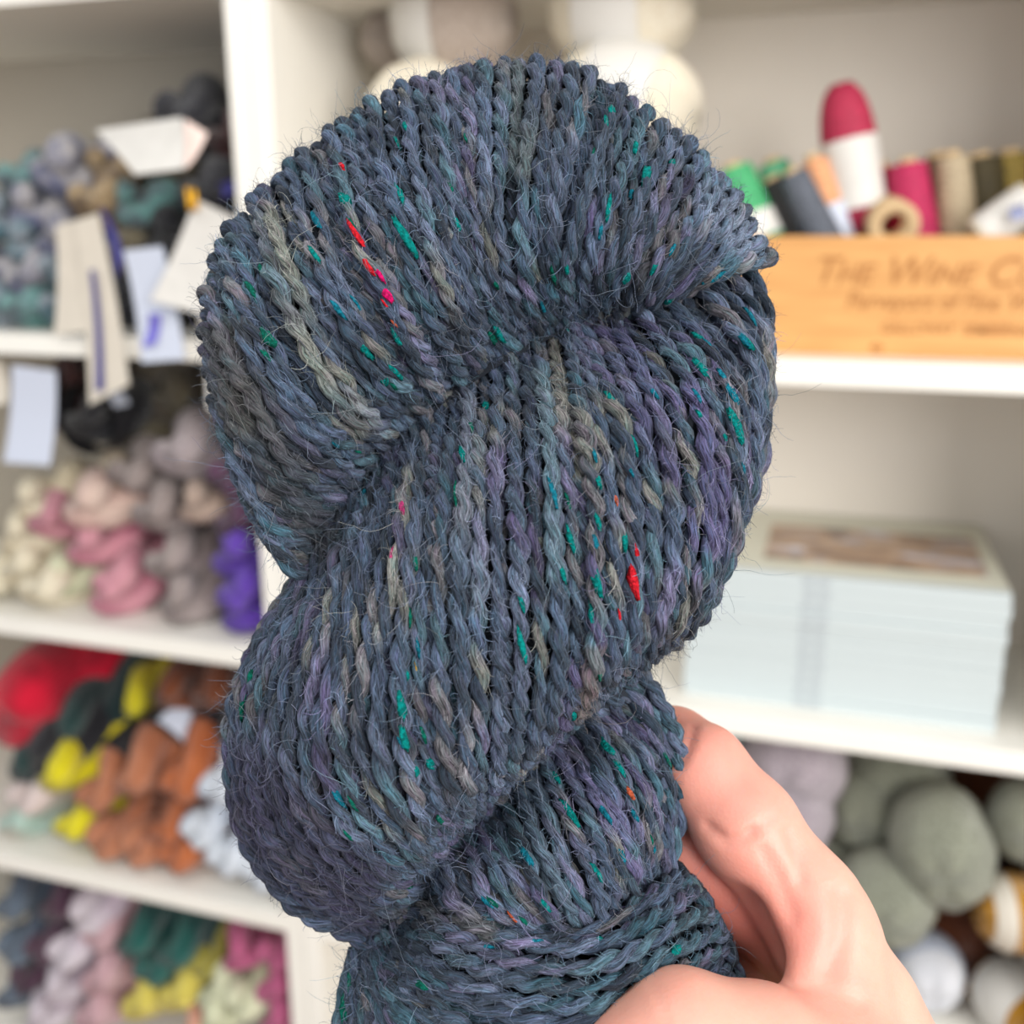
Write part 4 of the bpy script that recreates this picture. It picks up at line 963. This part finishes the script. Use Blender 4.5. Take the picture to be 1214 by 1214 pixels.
# ---- loose wool fibres
def hairs(n, lmin, lmax, rad, lift, curl, mat, seed, colf, pick=None, sg=8, ribbon=False):
    r_ = np.random.RandomState(seed); A = Acc(); idx = r_.randint(0, len(SP), n) if pick is None else r_.choice(pick, n)
    ring = 3; a = np.array([0, 2.1, 4.2])
    Ps = []; Cs_ = []
    P = SP[idx]+SN[idx]*.3; Tn = STn[idx]*np.where(r_.rand(n, 1) < .5, -1, 1); Nn = SN[idx]; Bn = np.cross(Tn, Nn)
    dirv = Tn*(.5+r_.rand(n, 1))+Bn*r_.randn(n, 1)*curl+Nn*(lift*(.2+r_.rand(n, 1)))
    dirv /= np.linalg.norm(dirv, axis=1)[:, None]
    ln = (lmin+(lmax-lmin)*r_.rand(n, 1)**2.2)/sg; ax = r_.randn(n, 3); ax /= np.linalg.norm(ax, axis=1)[:, None]; om = r_.randn(n, 1)*.32
    pts = [P]
    for k in range(sg):
        dirv = dirv+np.cross(ax, dirv)*om+r_.randn(n, 3)*.16-Nn*(.06*lift if lift < 1 else 0); dirv /= np.linalg.norm(dirv, axis=1)[:, None]
        P = P+dirv*ln; pts.append(P)
    pts = np.stack(pts, 1)                                   # n, sg+1, 3
    T = np.gradient(pts, axis=1); T /= np.linalg.norm(T, axis=2)[..., None]+1e-9
    ref = np.where(np.abs(T[..., 2:3]) > .9, np.array([1., 0, 0]), np.array([0, 0, 1.]))
    n1 = np.cross(T, ref); n1 /= np.linalg.norm(n1, axis=2)[..., None]+1e-9; n2 = np.cross(T, n1)
    rr = rad*np.linspace(1, .5, sg+1)[None, :, None, None]
    if ribbon:
        wdt = np.cross(T, Nn[:, None]); wdt /= np.linalg.norm(wdt, axis=2)[..., None]+1e-9
        V = pts[:, :, None]+wdt[:, :, None]*np.array([-1., 1.])[None, None, :, None]*rr
        V = V.reshape(-1, 3); base = (np.arange(n)*(sg+1)*2)[:, None]+(np.arange(sg)*2)[None]
        Q = np.stack([base, base+1, base+3, base+2], -1).reshape(-1, 4)
        return mesh('loose_fibres', V*K, [Q], [mat], True, np.repeat(colf(SCc[idx], r_), (sg+1)*2, 0), np.zeros((len(V), 2)))
    V = pts[:, :, None]+(np.cos(a)[None, None, :, None]*n1[:, :, None]+np.sin(a)[None, None, :, None]*n2[:, :, None])*rr
    V = V.reshape(-1, 3); base = (np.arange(n)*(sg+1)*ring)[:, None, None]+(np.arange(sg)*ring)[None, :, None]; j = np.arange(ring)[None, None]
    Q = np.stack([base+j, base+(j+1) % ring, base+ring+(j+1) % ring, base+ring+j], -1).reshape(-1, 4)
    col = np.repeat(colf(SCc[idx], r_), (sg+1)*ring, 0)
    return mesh('loose_fibres', V*K, [Q], [mat], True, col, np.zeros((len(V), 2)))
HAIR = bpy.data.materials.new('loose wool fibre'); HAIR.use_nodes = True
nt = HAIR.node_tree; p = nt.nodes['Principled BSDF']; p.inputs['Roughness'].default_value = .5
an = nt.nodes.new('ShaderNodeAttribute'); an.attribute_name = 'fibre'; nt.links.new(an.outputs['Color'], p.inputs['Base Color'])
tag(link('loose_fibres', hairs(90000, 7, 26, .28, .20, .32, HAIR, 3, lambda c, r_: np.clip(c*(.35+2.0*r_.rand(len(c), 1)**1.3), 0, .6), sg=5, ribbon=True), skein_root), kind='stuff')
tag(link('halo_fibres', hairs(1500, 24, 90, .26, 1.2, .9, HAIR, 4, lambda c, r_: np.clip(c*1.8+.03+.06*r_.rand(len(c), 1), 0, .6)), skein_root), kind='stuff')
# fibres standing off the outline
edge = np.where(SN[:, 2] < .35)[0]
tag(link('outline_fibres', hairs(2600, 12, 44, .28, 1.6, .8, HAIR, 5, lambda c, r_: np.clip(c*1.6, 0, .5), edge), skein_root), kind='stuff')

# ================================================================ HAND (one continuous surface grown from a distance field)
def sd_cap(X, a, b, r0, r1):
    a = np.array(a, np.float32); b = np.array(b, np.float32); ba = b-a; l2 = float(ba@ba)
    h = np.clip(((X-a)@ba)/l2, 0, 1); d = np.linalg.norm(X-a-h[..., None]*ba, axis=-1); return d-(r0+(r1-r0)*h)
def smin(a, b, k):
    h = np.clip(.5+.5*(b-a)/k, 0, 1); return b*(1-h)+a*h-k*h*(1-h)
def smax(a, b, k): return -smin(-a, -b, k)
def p3(x, y, z): return P3(np.array([x, y, z], float))
def chain(X, pts, k=14):
    d = None
    for (a, ra), (b, rb) in zip(pts[:-1], pts[1:]):
        q = sd_cap(X, p3(*a), p3(*b), ra, rb); d = q if d is None else smin(d, q, k)
    return d
STEP = 5.0
lo = np.array([-80, -1060, -330.]); hi = np.array([760, -190, 270.])
nx, ny, nz_ = [int((hi[i]-lo[i])/STEP) for i in range(3)]
gx, gy, gz = [(lo[i]+np.arange(k)*STEP).astype(np.float32) for i, k in enumerate((nx, ny, nz_))]
X = np.stack(np.meshgrid(gx, gy, gz, indexing='ij'), -1)
HAND = dict(
    index=[((968, 1095, 20), 60), ((935, 1050, 6), 57), ((884, 980, -10), 58), ((832, 912, -40), 51), ((798, 890, -100), 51), ((735, 885, -160), 48), ((655, 895, -182), 42)],
    middle=[((960, 1130, -50), 58), ((890, 1072, -62), 53), ((812, 1006, -78), 48), ((760, 985, -150), 45), ((690, 990, -195), 40)],
    ring=[((960, 1180, -105), 56), ((890, 1140, -118), 52), ((830, 1100, -130), 48), ((765, 1080, -180), 44), ((700, 1085, -215), 38)],
    pinky=[((965, 1240, -165), 50), ((930, 1210, -200), 46), ((860, 1180, -220), 40), ((790, 1170, -235), 34)],
    thumb=[((1095, 1400, 70), 88), ((1000, 1292, 118), 78), ((900, 1250, 140), 66), ((808, 1228, 150), 62), ((758, 1262, 150), 56), ((712, 1312, 140), 47)])
D = chain(X, HAND['index'], 26)
palm = None
for a, ra, b, rb in (((968, 1095, 20), 58, (1140, 1430, -10), 86), ((960, 1130, -50), 56, (1140, 1440, -60), 86), ((960, 1180, -105), 54, (1140, 1450, -110), 80), ((965, 1240, -165), 50, (1130, 1460, -150), 70),
                     ((1140, 1440, -60), 100, (1290, 1680, -70), 98)):
    q = sd_cap(X, p3(*a), p3(*b), ra, rb); palm = q if palm is None else smin(palm, q, 40)
D = smin(D, palm, 26)
for f in ('middle', 'ring', 'pinky'): D = smin(D, chain(X, HAND[f], 10), 9)
D = smin(D, chain(X, HAND['thumb'], 24), 34)
# web of skin between index knuckle and thumb
web = None
for a, ra, b, rb in (((985, 1060, 36), 30, (972, 1200, 96), 30), ((995, 1115, 40), 42, (1005, 1240, 90), 55), ((1030, 1190, 20), 52, (1060, 1330, 50), 72), ((966, 1035, 30), 18, (948, 1170, 92), 14)):
    q = sd_cap(X, p3(*a), p3(*b), ra, rb); web = q if web is None else smin(web, q, 26)
D = smin(D, web, 22)
# hollow of the palm
D = smax(D, -sd_cap(X, p3(880, 1085, 30), p3(900, 1130, 40), 28, 26), 26)

def surface_nets(Dv, lo, st):
    s = Dv < 0
    c = np.zeros(tuple(np.array(Dv.shape)-1), np.int8)
    for dx in (0, 1):
        for dy in (0, 1):
            for dz in (0, 1): c += s[dx:Dv.shape[0]-1+dx, dy:Dv.shape[1]-1+dy, dz:Dv.shape[2]-1+dz]
    act = (c > 0) & (c < 8); ids = -np.ones(c.shape, np.int64); w_ = np.argwhere(act); ids[act] = np.arange(len(w_))
    acc = np.zeros((len(w_), 3)); cnt = np.zeros(len(w_))
    cor = [(a, b, d) for a in (0, 1) for b in (0, 1) for d in (0, 1)]
    for a in cor:
        for k in range(3):
            if a[k]: continue
            b = list(a); b[k] = 1
            v0 = Dv[w_[:, 0]+a[0], w_[:, 1]+a[1], w_[:, 2]+a[2]]; v1 = Dv[w_[:, 0]+b[0], w_[:, 1]+b[1], w_[:, 2]+b[2]]
            m_ = (v0 < 0) != (v1 < 0); t = np.where(m_, v0/np.where(m_, v0-v1, 1), 0)
            pt = np.tile(np.array(a, float), (len(w_), 1)); pt[:, k] += t; acc[m_] += pt[m_]; cnt[m_] += 1
    V = (w_+acc/cnt[:, None])*st+lo; Q = []
    for k in range(3):
        o1, o2 = [(1, 2), (2, 0), (0, 1)][k]
        A_ = s[tuple(slice(0, -1) if i == k else slice(None) for i in range(3))]; B_ = s[tuple(slice(1, None) if i == k else slice(None) for i in range(3))]
        e = np.argwhere(A_ != B_); e = e[(e[:, o1] > 0) & (e[:, o2] > 0) & (e[:, o1] < Dv.shape[o1]-1) & (e[:, o2] < Dv.shape[o2]-1) & (e[:, k] < Dv.shape[k]-1)]
        def g(d1, d2):
            q = e.copy(); q[:, o1] -= d1; q[:, o2] -= d2; return ids[q[:, 0], q[:, 1], q[:, 2]]
        qd = np.stack([g(1, 1), g(0, 1), g(0, 0), g(1, 0)], -1); ins = s[e[:, 0], e[:, 1], e[:, 2]]
        qd[~ins] = qd[~ins][:, ::-1]; qd = qd[(qd >= 0).all(1)]; Q.append(qd)
    return V, np.vstack(Q)
HV, HQ = surface_nets(D, lo, STEP)
# normals, creases and skin colour
def vnormals(V, Q):
    n = np.cross(V[Q[:, 2]]-V[Q[:, 0]], V[Q[:, 3]]-V[Q[:, 1]]); o = np.zeros_like(V)
    for k in range(4): np.add.at(o, Q[:, k], n)
    return o/(np.linalg.norm(o, axis=1)[:, None]+1e-9)
NRM = vnormals(HV, HQ); HP = pix(HV)
def crease(pts, width, depth, zmin=-400, zmax=400):
    global HV
    c = resample(np.array(pts, float), 4); d = np.sqrt(((HP[:, None]-c[None])**2).sum(-1)).min(1) if len(HV) < 30000 else np.array([np.sqrt(((HP-q)**2).sum(1)) for q in c]).min(0)
    m_ = (HV[:, 2] > zmin) & (HV[:, 2] < zmax) & (NRM[:, 2] > 0); HV = HV-NRM*(depth*np.exp(-(d/width)**2)*m_)[:, None]
crease([(838, 980), (860, 997), (880, 994), (892, 986)], 6.5, 7)
crease([(892, 986), (916, 968)], 9, 2)
crease([(822, 862), (816, 885), (806, 906)], 5, 4.5)
crease([(905, 1010), (925, 1045), (940, 1085)], 9, 3.5)
crease([(935, 985), (948, 1020), (950, 1045)], 8, 4)
crease([(935, 1165), (985, 1172), (1020, 1190)], 9, 3)
crease([(1000, 1060), (1000, 1110), (985, 1150)], 16, 7)
crease([(770, 1160), (785, 1190), (790, 1214)], 5, 1.2)
NRM = vnormals(HV, HQ)
skin = np.tile(np.array(srgb(208, 156, 138)), (len(HV), 1))
def tint(pt, r, c, a):
    global skin
    w_ = (a*np.exp(-((HV-p3(*pt))**2).sum(1)/r**2))[:, None]; skin = skin*(1-w_)+np.array(c)*w_
red_ = srgb(216, 116, 104)
for pt, r, a in (((800, 885, -60), 75, .6), ((850, 930, -10), 60, .3), ((830, 1010, -60), 60, .75), ((880, 1100, -20), 90, .75), ((900, 1000, 40), 60, .35), ((800, 1150, 200), 50, .35), ((700, 1280, 190), 60, .5), ((950, 1100, 80), 45, .35), ((990, 1160, 140), 60, .3)):
    tint(pt, r, red_, a)
SKIN = bpy.data.materials.new('skin'); SKIN.use_nodes = True
nt = SKIN.node_tree; N = nt.nodes; L = nt.links; p = N['Principled BSDF']
an = N.new('ShaderNodeAttribute'); an.attribute_name = 'fibre'
tc = N.new('ShaderNodeTexCoord'); n1 = N.new('ShaderNodeTexNoise'); n1.inputs['Scale'].default_value = 110; n1.inputs['Detail'].default_value = 4; L.new(tc.outputs['Object'], n1.inputs['Vector'])
mr = N.new('ShaderNodeMapRange'); mr.inputs[1].default_value = .3; mr.inputs[2].default_value = .7; mr.inputs[3].default_value = .93; mr.inputs[4].default_value = 1.05; L.new(n1.outputs[0], mr.inputs[0])
vm = N.new('ShaderNodeVectorMath'); vm.operation = 'SCALE'; L.new(an.outputs['Color'], vm.inputs[0]); L.new(mr.outputs[0], vm.inputs['Scale']); L.new(vm.outputs[0], p.inputs['Base Color'])
p.inputs['Roughness'].default_value = .48; p.inputs['Subsurface Weight'].default_value = .4; p.inputs['Subsurface Radius'].default_value = (1, .35, .2); p.inputs['Subsurface Scale'].default_value = .004
vo = N.new('ShaderNodeTexVoronoi'); vo.inputs['Scale'].default_value = 1500; L.new(tc.outputs['Object'], vo.inputs['Vector'])
bp = N.new('ShaderNodeBump'); bp.inputs['Strength'].default_value = .18; bp.inputs['Distance'].default_value = .0002; L.new(vo.outputs[0], bp.inputs['Height']); L.new(bp.outputs[0], p.inputs['Normal'])
hand_root = tag(empty('hand'), 'right hand gripping the lower end of the big dark skein between thumb and fingers', 'hand')
hand_root.matrix_world = hold
ho = link('skin', mesh('skin', HV*K, [HQ], [SKIN], True, skin, np.zeros((len(HV), 2))), hand_root)
sm = ho.modifiers.new('smooth', 'SMOOTH'); sm.factor = .5; sm.iterations = 3
# nails
NAIL = material('nail', srgb(236, 190, 176), .25)
def nail(tip, prev, up, w_, l_, rr):
    a = p3(*tip); d = a-p3(*prev); d /= np.linalg.norm(d); u = np.array(up, float); u -= d*(u@d); u /= np.linalg.norm(u); s_ = np.cross(d, u); V = []
    for lay in (0, -2.0):
        for i in range(7):
            for j in range(7):
                x = (j/6-.5)*2; y = (i/6-.5)*2; ww = w_*(1-.12*max(0, -y)); ang = x*.95
                V.append(a+d*(l_*.5*y*(1-.12*x*x)-l_*.1)+s_*math.sin(ang)*ww+u*(rr*.64+math.cos(ang)*rr*.34+lay))
    Q = [(i*7+j, i*7+j+1, i*7+j+8, i*7+j+7) for i in range(6) for j in range(6)]
    Q += [(49+a_, 49+d_, 49+c_, 49+b_) for a_, b_, c_, d_ in Q]
    link('fingernail', mesh('fingernail', np.array(V)*K, [np.array(Q)], [NAIL]), hand_root)
nail((712, 1312, 140), (758, 1262, 150), (0.25, .15, 1), 30, 58, 48)
nail((655, 895, -182), (735, 885, -160), (0, .1, -1), 26, 46, 42)
nail((690, 990, -195), (770, 985, -165), (0, .1, -1), 24, 44, 40)
nail((700, 1085, -215), (770, 1080, -200), (0, .1, -1), 23, 42, 38)
nail((790, 1170, -235), (860, 1180, -220), (0, .1, -1), 20, 36, 34)
